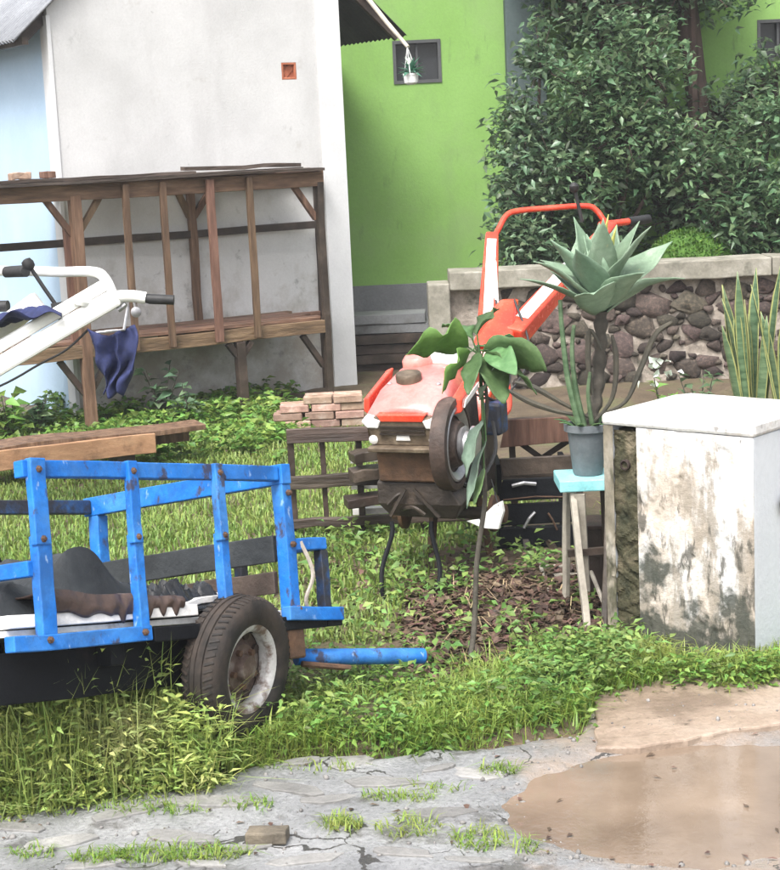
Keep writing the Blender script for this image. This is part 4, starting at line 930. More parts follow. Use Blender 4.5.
MB().bar(fp(575, 438) + V((0, .04, 0)), fp(542, 462) + V((0, .085, 0)), .025, .03).build('diagonal', M_dark_wood, sf)

# ------------------------------------------------------------------ red walking tractor
TH = R(20); N0 = P(403, 421, 7.65); NP = R(10)
A2 = V((math.sin(TH), math.cos(TH), 0)); RR = V((math.cos(TH), -math.sin(TH), 0))
AA = A2 * math.cos(NP) + Z * math.sin(NP); ZZ = Z * math.cos(NP) - A2 * math.sin(NP)
tr = thing('red_tractor', 'red walking tractor without wheels propped on thin stand legs in the yard', 'tractor', (N0.x + .15, N0.y + .45, 0))
def T(r_, a, z): return N0 + RR * r_ + AA * a + ZZ * z
FR = Matrix((RR, AA, ZZ)).transposed()
def loft(secs, mt, name, parent=tr, smooth=True, bevel=.008):
    mb = MB(); n = len(secs[0]); vs = [p for s_ in secs for p in s_]
    fs = [tuple(reversed(range(n))), tuple((len(secs) - 1) * n + k for k in range(n))]
    for i in range(len(secs) - 1):
        for k in range(n): fs.append((i * n + k, i * n + (k + 1) % n, (i + 1) * n + (k + 1) % n, (i + 1) * n + k))
    return mb.add(vs, fs).build(name, mt, parent, smooth=smooth, bevel=bevel)
def hsec(a, wt_, wm, wb, zt_, zs, zb): return [T(x, a, z) for x, z in ((-wb, zb), (wb, zb), (wm, zs), (wt_, zt_), (wt_ * .5, zt_ + .018), (-wt_ * .5, zt_ + .018), (-wt_, zt_), (-wm, zs))]
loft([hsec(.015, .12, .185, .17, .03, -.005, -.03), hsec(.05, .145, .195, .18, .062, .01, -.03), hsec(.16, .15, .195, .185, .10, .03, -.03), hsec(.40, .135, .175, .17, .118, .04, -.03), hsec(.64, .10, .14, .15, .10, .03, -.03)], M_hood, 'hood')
MB().prism([T(-.118, -.026, .036), T(-.10, -.026, .004), T(.10, -.026, .004), T(.118, -.026, .036)], AA * .05).build('hood_lip', M_red, tr, bevel=.003)
# grille mask of the nose: jaw shape
loft([[T(x, a, z) for x, z in ((-wb, -.115), (wb, -.115), (.20 * k, .0), (.135 * k, .022), (-.135 * k, .022), (-.20 * k, .0))] for a, wb, k in ((-.02, .135, .95), (.09, .16, 1.0))], M_gold, 'grille', smooth=False)
for s_ in (-1, 1):
    lf = [T(s_ * x, -.028, z) for x, z in ((.10, .008), (.175, .028), (.195, .002), (.17, -.028), (.115, -.03))]
    MB().prism(lf, AA * .05).build('headlight', M_lens, tr, bevel=.006)
    MB().lathe(T(s_ * .145, -.018, -.085), AA, [(.012, -.012), (.022, -.006), (.022, .01)], 12).build('bumper_lamp', M_lens, tr, smooth=True)
MB().prism([T(-.035, -.026, -.088), T(.035, -.026, -.088), T(.03, -.026, -.062), T(-.03, -.026, -.062)], AA * .012).build('badge', M_plank_white, tr, bevel=.003)
for k in range(3): MB().bar(T(-.11, -.025, -.02 - .018 * k), T(.11, -.025, -.02 - .018 * k), .012, .006, up=ZZ).build('grille_bar', M_grease, tr)
MB().bar(T(-.17, -.03, -.125), T(.17, -.03, -.125), .05, .022, up=ZZ, seg=4, jit=.001).build('bumper', M_gold, tr, bevel=.005)
MB().lathe(T(-.03, .22, .115), ZZ, [(.06, 0), (.062, .035), (.055, .045), (.02, .052), (.005, .052)], 24).build('fuel_cap', M_gold, tr, smooth=True)
MB().box(T(.06, .50, .135), .16, .1, .05, FR).build('air_filter_box', M_white, tr, bevel=.012)
MB().lathe(T(-.06, .45, .12), ZZ, [(.075, 0), (.075, .03), (.06, .05), (.01, .055)], 20).build('filter_lid', M_redlight, tr, smooth=True)
MB().tube([T(.02, .56, .14), T(.025, .57, .23)], .012, 8).build('breather_pipe', M_white, tr)
# red and white side fairings by the flywheel
loft([[T(.20, a, z) for a, z in ((.10, -.01), (.42, .01), (.55, .12), (.50, .14), (.36, .10), (.12, .07))], [T(.245, a, z) for a, z in ((.12, 0.0), (.40, .015), (.52, .115), (.49, .13), (.36, .09), (.14, .06))]], M_red, 'side_fairing', smooth=False)
MB().prism([T(.246, a, z) for a, z in ((.15, .015), (.37, .03), (.40, .055), (.18, .042))], RR * .006).build('fairing_stripe', M_plank_white, tr)
loft([[T(-.20, a, z) for a, z in ((.10, -.01), (.42, .01), (.50, .10), (.12, .07))], [T(-.235, a, z) for a, z in ((.12, 0.0), (.40, .015), (.47, .09), (.14, .06))]], M_red, 'side_fairing', smooth=False)
# engine block, nose weight, chassis
MB().box(T(0, .34, -.18), .36, .5, .28, FR).build('engine_block', M_grease, tr, bevel=.02)
MB().box(T(.0, .055, -.215), .30, .11, .175, FR).build('nose_weight', M_rust, tr, bevel=.012)
loft([[T(x, a, z) for x, a, z in ((-.17, .02, -.31), (.17, .02, -.31), (.19, .4, -.31), (-.19, .4, -.31))], [T(x, a, z) for x, a, z in ((-.17, -.0, -.41), (.24, -.0, -.41), (.24, .45, -.44), (-.17, .45, -.44))], [T(x, a, z) for x, a, z in ((-.12, .02, -.48), (.2, .02, -.49), (.2, .45, -.50), (-.15, .45, -.50))]], M_grease, 'chassis', smooth=False)
for s_ in (-1, 1):
    q0 = T(s_ * .12 + .02, .03, -.46); MB().bar(T(s_ * .02, -.012, -.33), q0 + AA * -.06, .014, .014).build('chassis_strut', M_grease, tr)
g0, g1_ = G(384, 606), G(436, 603)
for q0, px0 in ((g0, 392), (g1_, 432)):
    top = P(px0, 535, 7.72); midp = P(px0 + (-10 if px0 < 400 else 8), 570, 7.66)
    MB().tube(curve([top + V((0, .02, .06)), top, midp, q0 + V((0, 0, .02)), q0 + V((.02, -.03, .006))]), .011, 8).build('stand_leg', M_black, tr, smooth=True)
MB().tube([P(420, 600, 7.66), P(437, 600, 7.66)], .01, 6).build('stand_foot', M_black, tr)
# flywheel
fc = T(.185, .10, -.145)
MB().lathe(fc, RR, [(.18, -.04), (.212, -.036), (.217, -.015), (.217, .024), (.212, .036), (.185, .04), (.176, .012), (.12, .005), (.11, .03), (.10, .05), (.045, .055), (.04, .09), (.005, .095)], 48).build('flywheel', M_fly, tr, smooth=True)
MB().lathe(fc + RR * .024, RR, [(.130, -.008), (.172, -.008), (.174, .012), (.166, .016), (.135, .0)], 48, closed=True).build('flywheel_ring', M_steel, tr, smooth=True)
MB().lathe(fc + RR * .05, RR, [(.075, 0), (.085, .02), (.06, .025), (.055, .05), (.085, .055), (.08, .075), (.02, .08)], 32).build('pulley', M_steel, tr, smooth=True)
# gearbox, axle, wheels
gc = N0 + A2 * .72; gc.z = .52
MB().box(gc + RR * .05 , .24, .38, .36, Matrix((RR, A2, Z)).transposed()).build('gearbox', M_grease, tr, bevel=.03)
MB().tube([gc + A2 * .12 + RR * .05 + V((0, 0, .12)), T(.06, 1.1, -.05)], .05, 10).build('gear_tube', M_grease, tr)
axc = N0 + A2 * .56; axc.z = .285
MB().tube([axc - RR * .22, axc + RR * .27], .03, 10).build('axle', M_grease, tr)
for s_ in (-1, 1):
    MB().lathe(axc + RR * (.02 + s_ * .24), RR * s_, [(.03, -.03), (.09, -.02), (.09, .0), (.05, .005), (.045, .05), (.01, .055)], 20).build('wheel_hub', M_rust, tr, smooth=True)
    MB().bar(axc + RR * (.02 + s_ * .16) + A2 * .16 + V((0, 0, -.285)), axc + RR * (.02 + s_ * .10) + A2 * .12 + V((0, 0, .15)), .03, .03).build('rear_prop', M_rust, tr)
rt = random.Random(11)
for k in range(9):
    p_ = T(rt.uniform(-.16, .26), rt.uniform(-.02, .3), rt.uniform(-.46, -.2)); e_ = V((rt.uniform(-.12, .16), rt.uniform(-.12, .02), rt.uniform(-.12, .08)))
    MB().tube(curve([p_, p_ + e_ * .5 + V((0, -.03, .03)), p_ + e_], 5), rt.choice((.006, .009, .013)), 6).build(rt.choice(('rod', 'hose', 'lever')), rt.choice((M_grease, M_black, M_fly)), tr, smooth=True)
MB().bar(axc + RR * .05 + V((0, 0, .02)), gc + RR * .05, .1, .1, up=A2).build('axle_housing', M_grease, tr)
MB().bar(T(.2, .16, -.30), gc + RR * .14 + V((0, 0, .0)), .05, .18).build('belt_guard', M_black, tr, bevel=.02)
# handle beams
hb = [P(487, 338, 8.62), P(512, 338, 8.60)]
hl_ = P(492, 236, 9.3); hr_ = P(612, 226, 9.5); hm = P(556, 276, 9.1)
MB().bar(gc + RR * .05 + V((0, .1, .1)), (hb[0] + hb[1]) / 2 + V((0, 0, -.02)), .16, .14, up=A2).build('handle_post', M_red, tr, bevel=.012)
MB().prism([P(472, 345, 8.5), P(512, 345, 8.5), P(516, 300, 8.75), P(500, 300, 8.76), P(480, 322, 8.6)], A2 * .06).build('handle_plate', M_red, tr, bevel=.008)
MB().bar(hb[0], hl_, .11, .10, up=V((0, -1, 1)), seg=3, w2=.07, h2=.07).build('handle_beam', M_red, tr, bevel=.012)
MB().bar(hb[1], hr_, .12, .11, up=V((-.4, -1, 1)), seg=3, w2=.07, h2=.07).build('handle_beam', M_red, tr, bevel=.012)
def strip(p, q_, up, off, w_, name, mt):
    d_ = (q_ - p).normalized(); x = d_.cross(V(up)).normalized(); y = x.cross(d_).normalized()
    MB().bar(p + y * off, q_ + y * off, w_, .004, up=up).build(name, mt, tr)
strip(hb[0].lerp(hl_, .12), hb[0].lerp(hl_, .9), V((0, -1, 1)), .046, .05, 'beam_glare', M_plank_white)  # white plates that stand for sky glare on the glossy beam tops
strip(hb[1].lerp(hr_, .10), hb[1].lerp(hr_, .62), V((-.4, -1, 1)), .052, .07, 'beam_glare', M_plank_white)
for k, (x_, a_) in enumerate(((.12, .2), (-.12, .2), (.1, .42), (-.1, .42))):
    MB().lathe(T(x_, a_, .108), ZZ, [(.012, -.01), (.012, .006), (.008, .01), (.002, .01)], 8).build('bolt', M_steel, tr)
for dx in (-.05, .05):
    MB().tube(curve([P(505, 300, 8.75) + RR * dx, P(520, 355, 8.5) + RR * dx, P(500, 400, 8.25), T(.12 + dx, .55, .0)], 6), .006, 6).build('cable', M_grip, tr, smooth=True)
MB().tube(curve([T(.19, .1, -.33), T(.26, .2, -.38), T(.3, .4, -.3), T(.24, .6, -.2)], 6), .010, 6).build('fuel_hose', M_grip, tr, smooth=True)
MB().tube(curve([T(-.19, .25, -.06), T(-.25, .24, -.12), T(-.26, .3, -.22)], 6), .022, 8).build('exhaust', M_rust, tr, smooth=True)
MB().tube([P(497, 318, 8.72), P(494, 262, 9.0)], .014, 8).build('clutch_rod', M_white, tr)
MB().tube(curve([hl_, P(497, 232, 9.35), P(506, 216, 9.42), P(518, 211, 9.46), P(550, 208, 9.5), P(586, 206, 9.52), P(597, 211, 9.52), P(606, 222, 9.5), P(618, 223, 9.55)]), .016, 10).build('loop_bar', M_red, tr, smooth=True)
MB().tube([P(600, 225, 9.5), P(625, 222, 9.6), P(648, 219, 9.75)], .02, 10).build('handlebar', M_red, tr, smooth=True)
MB().tube([P(628, 222, 9.62), P(648, 219, 9.75)], .027, 10).build('grip', M_grip, tr, smooth=True)
MB().tube([P(582, 222, 9.4), P(575, 190, 9.4)], .01, 8).build('gear_lever', M_grip, tr)
MB().lathe(P(574, 187, 9.4), Z, [(.01, -.03), (.026, -.015), (.028, .005), (.012, .025)], 12).build('lever_knob', M_grip, tr, smooth=True)
MB().tube(curve([P(500, 340, 8.65), P(505, 372, 8.5), P(508, 410, 8.4), gc + RR * .16 + V((0, 0, .18))]), .016, 8).build('hose', M_red, tr)
MB().box(gc + RR * .22 + V((0, -.05, .22)), .1, .14, .16, Matrix((RR, A2, Z)).transposed()).build('fuel_tank', M_blue_dark, tr, bevel=.015)

# white broken bowl and scraps on the ground behind the tractor
sc = P(488, 519, 7.74)
t = thing('white_rag', 'torn white plastic scrap caught under the tractor beside the sapling stem', 'scrap', sc + V((0, 0, -.06)))
MB().prism([sc + V(p) for p in ((-.10, 0, -.005), (-.05, 0, .0), (-.03, 0, -.03), (-.01, 0, .03), (.03, 0, .065), (.065, .01, .08), (.072, .01, .03), (.045, 0, -.05), (.0, 0, -.045), (-.03, 0, -.04))], V((.01, .012, 0))).build('sheet', M_scrap, t)
MB().tube([sc + V((.05, .005, .06)), V((sc.x + .03, sc.y + .12, .5))], .003, 6).build('string', M_grip, t)
for k, (x0, y0, x1_, y1_, lab) in enumerate([(546, 574, 590, 572, 'upper pale stick lying level on the soil beside the stool leg'), (552, 584, 590, 581, 'lower pale stick lying level on the soil beside the stool leg'), (537, 562, 549, 600, 'thin bamboo stick slanting across the soil below the tractor wheel'), (592, 606, 616, 640, 'thin crooked stick leaning at the foot of the gate pier')]):
    a, b_ = G(x0, y0), G(x1_, y1_); a.z = gz(a.x, a.y) + .02; b_.z = gz(b_.x, b_.y) + .015
    if k == 3: a.z += .12
    o = thing('stick', lab, 'stick', (a + b_) / 2)
    MB().tube([a, a.lerp(b_, .5) + V((0, 0, .004)), b_], [.010, .009, .007], 7).build('stick_body', M_bamboo, o, smooth=True)

def leanpanel(name, label, cat, pts, Y, dy, th, mt, marks=()):
    ps = [P(x, y, Y) for x, y in pts]; zmin = min(p.z for p in ps)
    for p in ps: p.y += (p.z - zmin) * dy
    o = thing(name, label, cat, (sum(p.x for p in ps) / len(ps), Y, zmin))
    MB().prism(ps, (0, th, 0)).build('panel', mt, o, bevel=.004)
    for (x0, y0, x1_, y1_, r_) in marks:
        a, b_ = P(x0, y0, Y - .012), P(x1_, y1_, Y - .012); a.y += (a.z - zmin) * dy; b_.y += (b_.z - zmin) * dy
        MB().tube([a, b_], r_, 6).build('bracket', M_steel, o)
cr = thing('dark_crate', 'blackened slatted crate on short sticks between tractor and turquoise stool', 'crate', (P(535, 550, 8.4).x, 8.4, 0))
for k, (y0, y1_) in enumerate(((457, 475), (478, 500), (503, 524), (527, 547))):
    ps = [P(499 + rt.uniform(-4, 4), y1_ + 2, 8.4), P(573 + rt.uniform(-3, 3), y1_ - 2, 8.4), P(572 + rt.uniform(-3, 3), y0 - 2, 8.4), P(500 + rt.uniform(-4, 4), y0 + 2, 8.4)]
    MB().prism(ps, (0, .02, 0)).build('plank', M_black if k else M_dark_wood, cr, bevel=.005)
a, b_ = P(498, 545, 8.42), P(574, 460, 8.42)
for x_ in (a.x + .02, b_.x - .04): MB().box((x_, 8.58, (a.z + b_.z) / 2), .025, .28, b_.z - a.z - .02).build('side', M_black, cr)
MB().box(((a.x + b_.x) / 2, 8.57, a.z + .02), b_.x - a.x - .08, .25, .02).build('bottom', M_black, cr)
for px, ft in ((526, 526), (548, 556), (512, 510), (566, 567)):
    q0 = P(px, 540, 8.41 if px in (526, 548) else 8.62); MB().bar((P(ft, 540, 8.41).x, q0.y - .03, -.01), q0, .028, .028, seg=3, jit=.003).build('leg', M_dark_wood, cr)
for x0, y0, x1_, y1_, r_ in ((524, 528, 535, 512, .008), (512, 486, 536, 484, .010), (548, 513, 557, 530, .005), (503, 500, 569, 497, .004)):
    MB().tube([P(x0, y0, 8.385), P((x0 + x1_) / 2, (y0 + y1_) / 2 - 2, 8.38), P(x1_, y1_, 8.385)], r_, 6).build('bracket', M_steel if r_ > .005 else M_rust, cr)
leanpanel('brown_board', 'short brown board propped against the blackened frame above the steel panel', 'board', [(500, 448), (506, 420), (578, 416), (576, 441)], 8.80, .0, .015, M_wood)
for k, (x0, y0, x1_, y1_, w_, lab) in enumerate([(352, 458, 380, 452, .05, 'topmost dark offcut stacked at the end of the slatted frame'), (350, 476, 384, 471, .06, 'second dark offcut from the top at the end of the slatted frame'), (346, 502, 386, 497, .05, 'third dark offcut from the top at the end of the slatted frame')]):
    a, b_ = P(x0, y0, 8.72), P(x1_, y1_, 8.76); o = thing('wood_offcut', lab, 'offcut', (a + b_) / 2)
    MB().bar(a, b_, .14, w_, seg=3, jit=.006).build('offcut_body', M_dark_wood, o, bevel=.004)
# ------------------------------------------------------------------ gate pier
kc, kl = G(757, 668), G(610, 640)
e1 = (kl - kc).normalized(); LW = (kl - kc).length; e2 = V((e1.y, -e1.x, 0))
if e2.y < 0: e2 = -e2
ZP = .915
gp = thing('gate_pier', 'stout white gate pier with flaking mouldy paint and chamfered cap', 'pier', kc)
def pp(u, v_, z): return kc + e1 * u + e2 * v_ + V((0, 0, z))
DP = .52
s0, s1 = LW - .16, LW - .035      # groove where the render has come off
def blk(u0, u1, v0_, v1_, z0, z1, mt, name, bev=.006, nz_=1):
    mb = MB(); mb.prism([pp(u0, v0_, z0), pp(u1, v0_, z0), pp(u1, v1_, z0), pp(u0, v1_, z0)], (0, 0, z1 - z0)); return mb.build(name, mt, gp, bevel=bev)
def roughface(u0, u1, name, mt, amp=.005):
    "rendered face with chipped relief"
    def fn(i, j):
        u = u0 + (u1 - u0) * i; z = -.02 + (ZP + .02) * j
        k = mnoise.noise(V((u * 9, z * 5, 3))) + .5 * mnoise.noise(V((u * 25, z * 14, 7)))
        ed = 0 if (0 < i < 1) else 1
        ch = -.007 * min(1, max(0, (mnoise.noise(V((u * 11, z * 6, 11))) + .4 * mnoise.noise(V((u * 40, z * 30, 2))) - .25) * 9))
        return pp(u, -.012 - amp * k * (1 - ed) - ch * (1 - ed), z)
    return MB().grid(fn, 60, 90).build(name, mt, gp, smooth=True)
blk(.003, s0, .0, DP, -.05, ZP, M_pillar_side, 'core', .004)
blk(s0, s1, .05, DP - .02, -.05, ZP - .02, M_masonry, 'core', 0)
blk(s1, LW, .006, DP, -.05, ZP, M_pillar_side, 'core', .006)
roughface(s1 - .012, LW, 'jamb', M_jamb, .008)
roughface(.0, s0, 'render_face', M_pillar)
def groove(i, j):
    u = s0 + (s1 - s0) * i; z = -.02 + ZP * j; ed = 1 if i in (0, 1) else 0
    c_ = mnoise.cell(V((math.floor(u * 16 + 3 * mnoise.noise(V((u * 3, z * 7, 1)))), math.floor(z * 13 + 1.2 * mnoise.noise(V((u * 12, z * 4, 5)))), 0)))
    return pp(u, .012 - .016 * abs(c_) - .012 * mnoise.noise(V((u * 18, z * 14, 2))) - .006 * mnoise.noise(V((u * 50, z * 40, 2))) + .01 * ed, z)
MB().grid(groove, 22, 120).build('bare_masonry', M_masonry, gp)
mb = MB(); n_ = 8
mb.lathe(pp((s0 + s1) / 2, -.004, ZP - .16), -e2, [(.022, -.02), (.022, .004), (.017, .006), (.013, -.015), (.001, -.016)], 14).build('pipe_end', M_hole, gp, smooth=True)
# cap: lip, then slopes in to a flat top
cb = [pp(-.004, -.016, ZP), pp(LW + .008, -.016, ZP), pp(LW + .008, DP + .006, ZP), pp(-.004, DP + .006, ZP)]
ct = [p + V((0, 0, .045)) for p in cb]
cu = [pp(.02, .11, ZP + .075), pp(LW - .14, .11, ZP + .075), pp(LW - .14, DP - .08, ZP + .075), pp(.02, DP - .08, ZP + .075)]
mb = MB(); mb.add(cb + ct + cu, [(3, 2, 1, 0), (8, 9, 10, 11)] + [(i, (i + 1) % 4, 4 + (i + 1) % 4, 4 + i) for i in range(4)] + [(4 + i, 4 + (i + 1) % 4, 8 + (i + 1) % 4, 8 + i) for i in range(4)])
mb.build('cap', M_cap, gp, bevel=.014)
gm = kc + e2 * .18 + V((0, 0, .62)) - e1 * .0
fl = MB().lathe(pp(-.01, .20, .62), -e1, [(.03, 0), (.04, .012), (.036, .02), (.015, .022)], 14).build('bolt_boss', M_grease, gp, smooth=True)

# ------------------------------------------------------------------ stool with the potted agave
st_c = P(583, 480, 7.25); ZS = st_c.z
st = thing('plant_stool', 'rough stool with a turquoise painted top beside the gate pier', 'stool', (st_c.x, 7.25, 0))
MB().box((st_c.x + .01, 7.25, ZS), .25, .26, .05).build('seat', M_turq, st, bevel=.005)
for dx, dy, fx in ((-.06, -.10, 588), (.10, -.10, 604), (-.06, .10, 585), (.10, .10, 607)):
    f0 = G(fx, 634) if dy < 0 else V((st_c.x + dx * 1.3, 7.38, 0))
    MB().bar((f0.x, f0.y, -.01), (st_c.x + dx, 7.25 + dy, ZS - .03), .028, .028, seg=4, jit=.003).build('leg', M_bamboo if dx < 0 else M_dark_wood, st, bevel=.004)
MB().bar((st_c.x - .085, 7.16, .3), (st_c.x + .13, 7.16, .31), .02, .03).build('stretcher', M_dark_wood, st)
MB().bar((st_c.x - .03, 7.13, ZS - .035), (st_c.x - .01, 7.2, .12), .045, .02).build('diagonal_slat', M_bamboo, st)
bx_ = G(606, 618)
t = thing('wooden_crate', 'small dark wooden box wedged between stool and gate pier', 'box', (bx_.x + .03, 7.55, 0))
MB().box((bx_.x + .03, 7.52, .17), .2, .2, .34).build('box_body', M_dark_wood, t, bevel=.006)
MB().box((bx_.x + .03, 7.52, .35), .22, .22, .02).build('lid', M_brown_sheet, t, bevel=.004)

def blade_leaf(base, d0, length, width, droop, prof, n=9, chan=.25, mi_edge=False, twist=0, wav=.35):
    "one solid fleshy leaf as a strip mesh along a bent midrib"
    mb = MB(); p = V(base); dr = V(d0).normalized(); side = dr.cross(Z)
    if side.length < .05: side = V((1, 0, 0))
    side.normalize()
    if twist: side = Matrix.Rotation(twist, 3, dr) @ side
    st_ = length / n; rows = []
    for i in range(n + 1):
        t_ = i / n; w_ = width * prof(t_) / 2; nn = side.cross(dr).normalized()
        ci = .80 if mi_edge else .55; wa = wav * w_ * mnoise.noise(V((i * .33, base[0] * 50, base[1] * 30))); wb = wav * w_ * mnoise.noise(V((i * .33 + 9, base[0] * 50, base[2] * 30)))
        rows.append([p - side * w_ * (1 + wa / max(w_, 1e-5) * .4) + nn * (chan * w_ + wa), p - side * w_ * ci + nn * (chan * ci * ci * w_ + wa * .4), p + V((0, 0, 0)), p + side * w_ * ci + nn * (chan * ci * ci * w_ + wb * .4), p + side * w_ * (1 + wb / max(w_, 1e-5) * .4) + nn * (chan * w_ + wb)])
        p = p + dr * st_; dr = (dr + V((0, 0, -droop * st_ / length * (.4 + 1.6 * t_)))).normalized()
    for i in range(n):
        for k in range(4):
            mb.add([rows[i][k], rows[i][k + 1], rows[i + 1][k + 1], rows[i + 1][k]], [(0, 1, 2, 3)], 1 if (mi_edge and k in (0, 3)) else 0)
    # weld
    return mb
def finish(mb, name, mt, parent, th=.004):
    o = mb.build(name, mt, parent, recalc=False)
    b = bmesh.new(); b.from_mesh(o.data); bmesh.ops.remove_doubles(b, verts=b.verts, dist=1e-5); bmesh.ops.recalc_face_normals(b, faces=b.faces); b.to_mesh(o.data); b.free()
    o.data.polygons.foreach_set('use_smooth', [True] * len(o.data.polygons))
    k = o.modifiers.new('s', 'SOLIDIFY'); k.thickness = th; k.offset = 0
    return o
pb = V((P(588, 470, 7.25).x, 7.25, ZS + .026))
ag = thing('potted_agave', 'grey-green agave on a tall stem in a grey pot on the turquoise stool', 'plant', pb)
MB().lathe(pb, Z, [(.06, 0), (.065, .01), (.085, .19), (.10, .195), (.10, .225), (.088, .225), (.08, .19), (.01, .185)], 28).build('pot', M_pot, ag, smooth=True)
rc = P(601, 316, 7.3)
MB().tube(curve([pb + V((0, 0, .18)), P(596, 400, 7.28), P(600, 350, 7.3), rc + V((0, 0, .02))], 8), [.028 + .006 * math.sin(k * 1.9) for k in range(25)], 12).build('stem', M_stem, ag, smooth=True)
aprof = lambda t_: (.42 + 1.25 * math.sin(math.pi * min(1, t_ * 1.02) ** .9) ** .9 * .55) * (1 if t_ < .55 else max(0.02, 1 - ((t_ - .55) / .45) ** 1.7)) 
r = random.Random(3)
for k in range(22):
    a = k * 2.39996 + .5; q = k / 21.0; el = R(86 - 62 * q ** 1.0 + r.uniform(-7, 7)); ln = (.33 + .12 * q) * r.uniform(.85, 1.1)
    dv_ = V((math.cos(a) * math.cos(el), math.sin(a) * math.cos(el), math.sin(el)))
    mb = blade_leaf(rc + V((0, 0, .06 * (1 - q))) + dv_ * .012, dv_, ln, .185 * r.uniform(.75, 1.1) * (.65 + .35 * q), .75 * q * r.uniform(.5, 1.3) - .1, aprof, 10, .30, twist=r.uniform(-.4, .4))
    finish(mb, 'leaf', M_agave, ag, .004)
for dx, dz, ln in ((.0, .16, .28), (.03, .15, .24)):
    finish(blade_leaf(rc + V((dx, -.03, dz)), V((.12 + dx, -.1, 1)), ln, .04, .1, aprof, 7, .4), 'heart_leaf', M_agave_heart, ag, .005)
# old drooping dark leaves and green side shoots in the pot
for pts_ in ([(598, 415), (625, 402), (640, 370), (655, 335), (672, 322)], [(590, 418), (560, 402), (535, 388), (515, 382)], [(588, 416), (560, 412), (530, 402), (508, 390)], [(602, 350), (590, 330), (588, 360), (592, 395)], [(592, 424), (612, 398), (616, 360), (612, 335)]):
    mb = MB(); c_ = curve([P(x, y, 7.22) for x, y in pts_], 5); n_ = len(c_)
    mb.tube(c_, [.006 + .007 * math.sin(math.pi * (i / (n_ - 1)) ** 1.5) for i in range(n_)], 7); mb.build('dry_leaf', M_dry, ag, smooth=True)
for pts_, rr_ in (([(580, 428), (568, 380), (562, 330), (560, 300)], .013), ([(584, 426), (575, 385), (572, 350), (574, 325)], .012), ([(592, 424), (588, 395), (590, 372)], .010)):
    c_ = curve([P(x, y, 7.2) for x, y in pts_], 5); MB().tube(c_, [rr_ * (1.15 - .5 * i / len(c_)) for i in range(len(c_))], 7).build('side_shoot', M_snake, ag, smooth=True)
for k in range(9):
    a = k * .72; finish(blade_leaf(pb + V((.03 * math.cos(a), .03 * math.sin(a), .18)), V((math.cos(a), math.sin(a), .9)), .13, .03, .8, aprof, 6, .3), 'pot_leaf', M_sap, ag, .003)

# ------------------------------------------------------------------ sapling in front of the tractor
sb = G(466, 680)
sp = thing('leaf_sapling', 'young sapling with thin dark stem and big green leaves before the tractor', 'sapling', sb)
stp = [sb + V((0, 0, -.02)), P(474, 630, 6.52), P(477, 560, 6.55), P(485, 500, 6.57), P(483, 450, 6.55), P(487, 400, 6.55), P(478, 345, 6.55)]
MB().tube(curve(stp, 5), [.0125 - .006 * i / 30 for i in range(31)], 9).build('stem', M_stem, sp, smooth=True)
lprof = lambda t_: max(.03, math.sin(math.pi * t_ ** .85)) ** .75
def sleaf(base, tip, wdt, up_tw=0, mt=M_sap, droop=.5):
    base, tip = V(base), V(tip); dvv = tip - base; L_ = dvv.length
    d0 = (dvv / L_ + V((0, 0, droop * .42))).normalized()
    mb = blade_leaf(base, d0, L_ * 1.15, wdt * random.uniform(1.15, 1.7), droop * random.uniform(.7, 1.5), lprof, 14, .22, twist=up_tw, wav=.6); o = finish(mb, 'leaf', mt, sp, .0025)
    MB().tube([stp[-1].lerp(stp[-2], random.uniform(0, .35)), base, base.lerp(tip, .08)], [.004, .0035, .002], 6).build('petiole', M_sap, o)
for bx0, by0, tx, ty, dy, wd_, tw, mt_ in [(468, 347, 414, 350, -.10, .12, .7, M_sap_light), (472, 338, 446, 326, .05, .10, .3, M_sap), (477, 334, 496, 311, .05, .09, -.5, M_sap), (470, 352, 446, 388, -.14, .09, 1.0, M_sap_light),
        (484, 349, 540, 366, -.08, .11, -.9, M_sap), (486, 353, 530, 390, -.12, .12, -.5, M_sap), (482, 357, 501, 398, -.16, .10, -.1, M_sap), (487, 346, 524, 347, .12, .09, -.3, M_sap), (477, 353, 470, 392, -.2, .06, .3, M_sap), (489, 352, 513, 372, -.2, .08, .6, M_sap)]:
    sleaf(P(bx0, by0, 6.53), P(tx, ty, 6.55 + dy), wd_, tw, mt_)
for bx0, by0, tx, ty, wd_, mt_ in [(483, 420, 468, 470, .075, M_sap_pale), (486, 440, 470, 500, .06, M_sap_pale), (480, 400, 494, 370, .05, M_sap_pale), (484, 468, 476, 500, .06, M_sap)]:
    sleaf(P(bx0, by0, 6.53), P(tx, ty, 6.48), wd_, .4, mt_, .3)

# ------------------------------------------------------------------ snake plants and small plants behind the pier
def snake(px, Y, n, hgt, label, seed):
    r = random.Random(seed); c = V((P(px, 350, Y).x, Y, 0)); c.z = gz(c.x, c.y) - .02
    t = thing('snake_plant', label, 'plant', c, None)
    sprof = lambda t_: .55 + .45 * math.sin(math.pi * min(1, t_ * .9 + .1)) if t_ < .8 else max(.03, (1 - t_) / .2 * .8)
    for k in range(n):
        a = r.uniform(0, 6.28); rr_ = r.uniform(.01, .10); h_ = hgt * r.uniform(.6, 1.05)
        mb = blade_leaf(c + V((rr_ * math.cos(a), rr_ * math.sin(a), 0)), V((.16 * math.cos(a) + r.uniform(-.05, .05), .16 * math.sin(a), 1)), h_, r.uniform(.075, .11), r.uniform(-.05, .12), sprof, 9, .3, True, r.uniform(-1.4, 1.4))
        finish(mb, 'leaf', [M_snake, M_snake_edge], t, .004)
snake(752, 12.0, 13, 1.12, 'tall yellow-edged snake plant clump beside the dark leafy plant', 4)
snake(786, 11.8, 10, 1.15, 'snake plant clump next to the taller clump, leaning past the coping joint', 9)
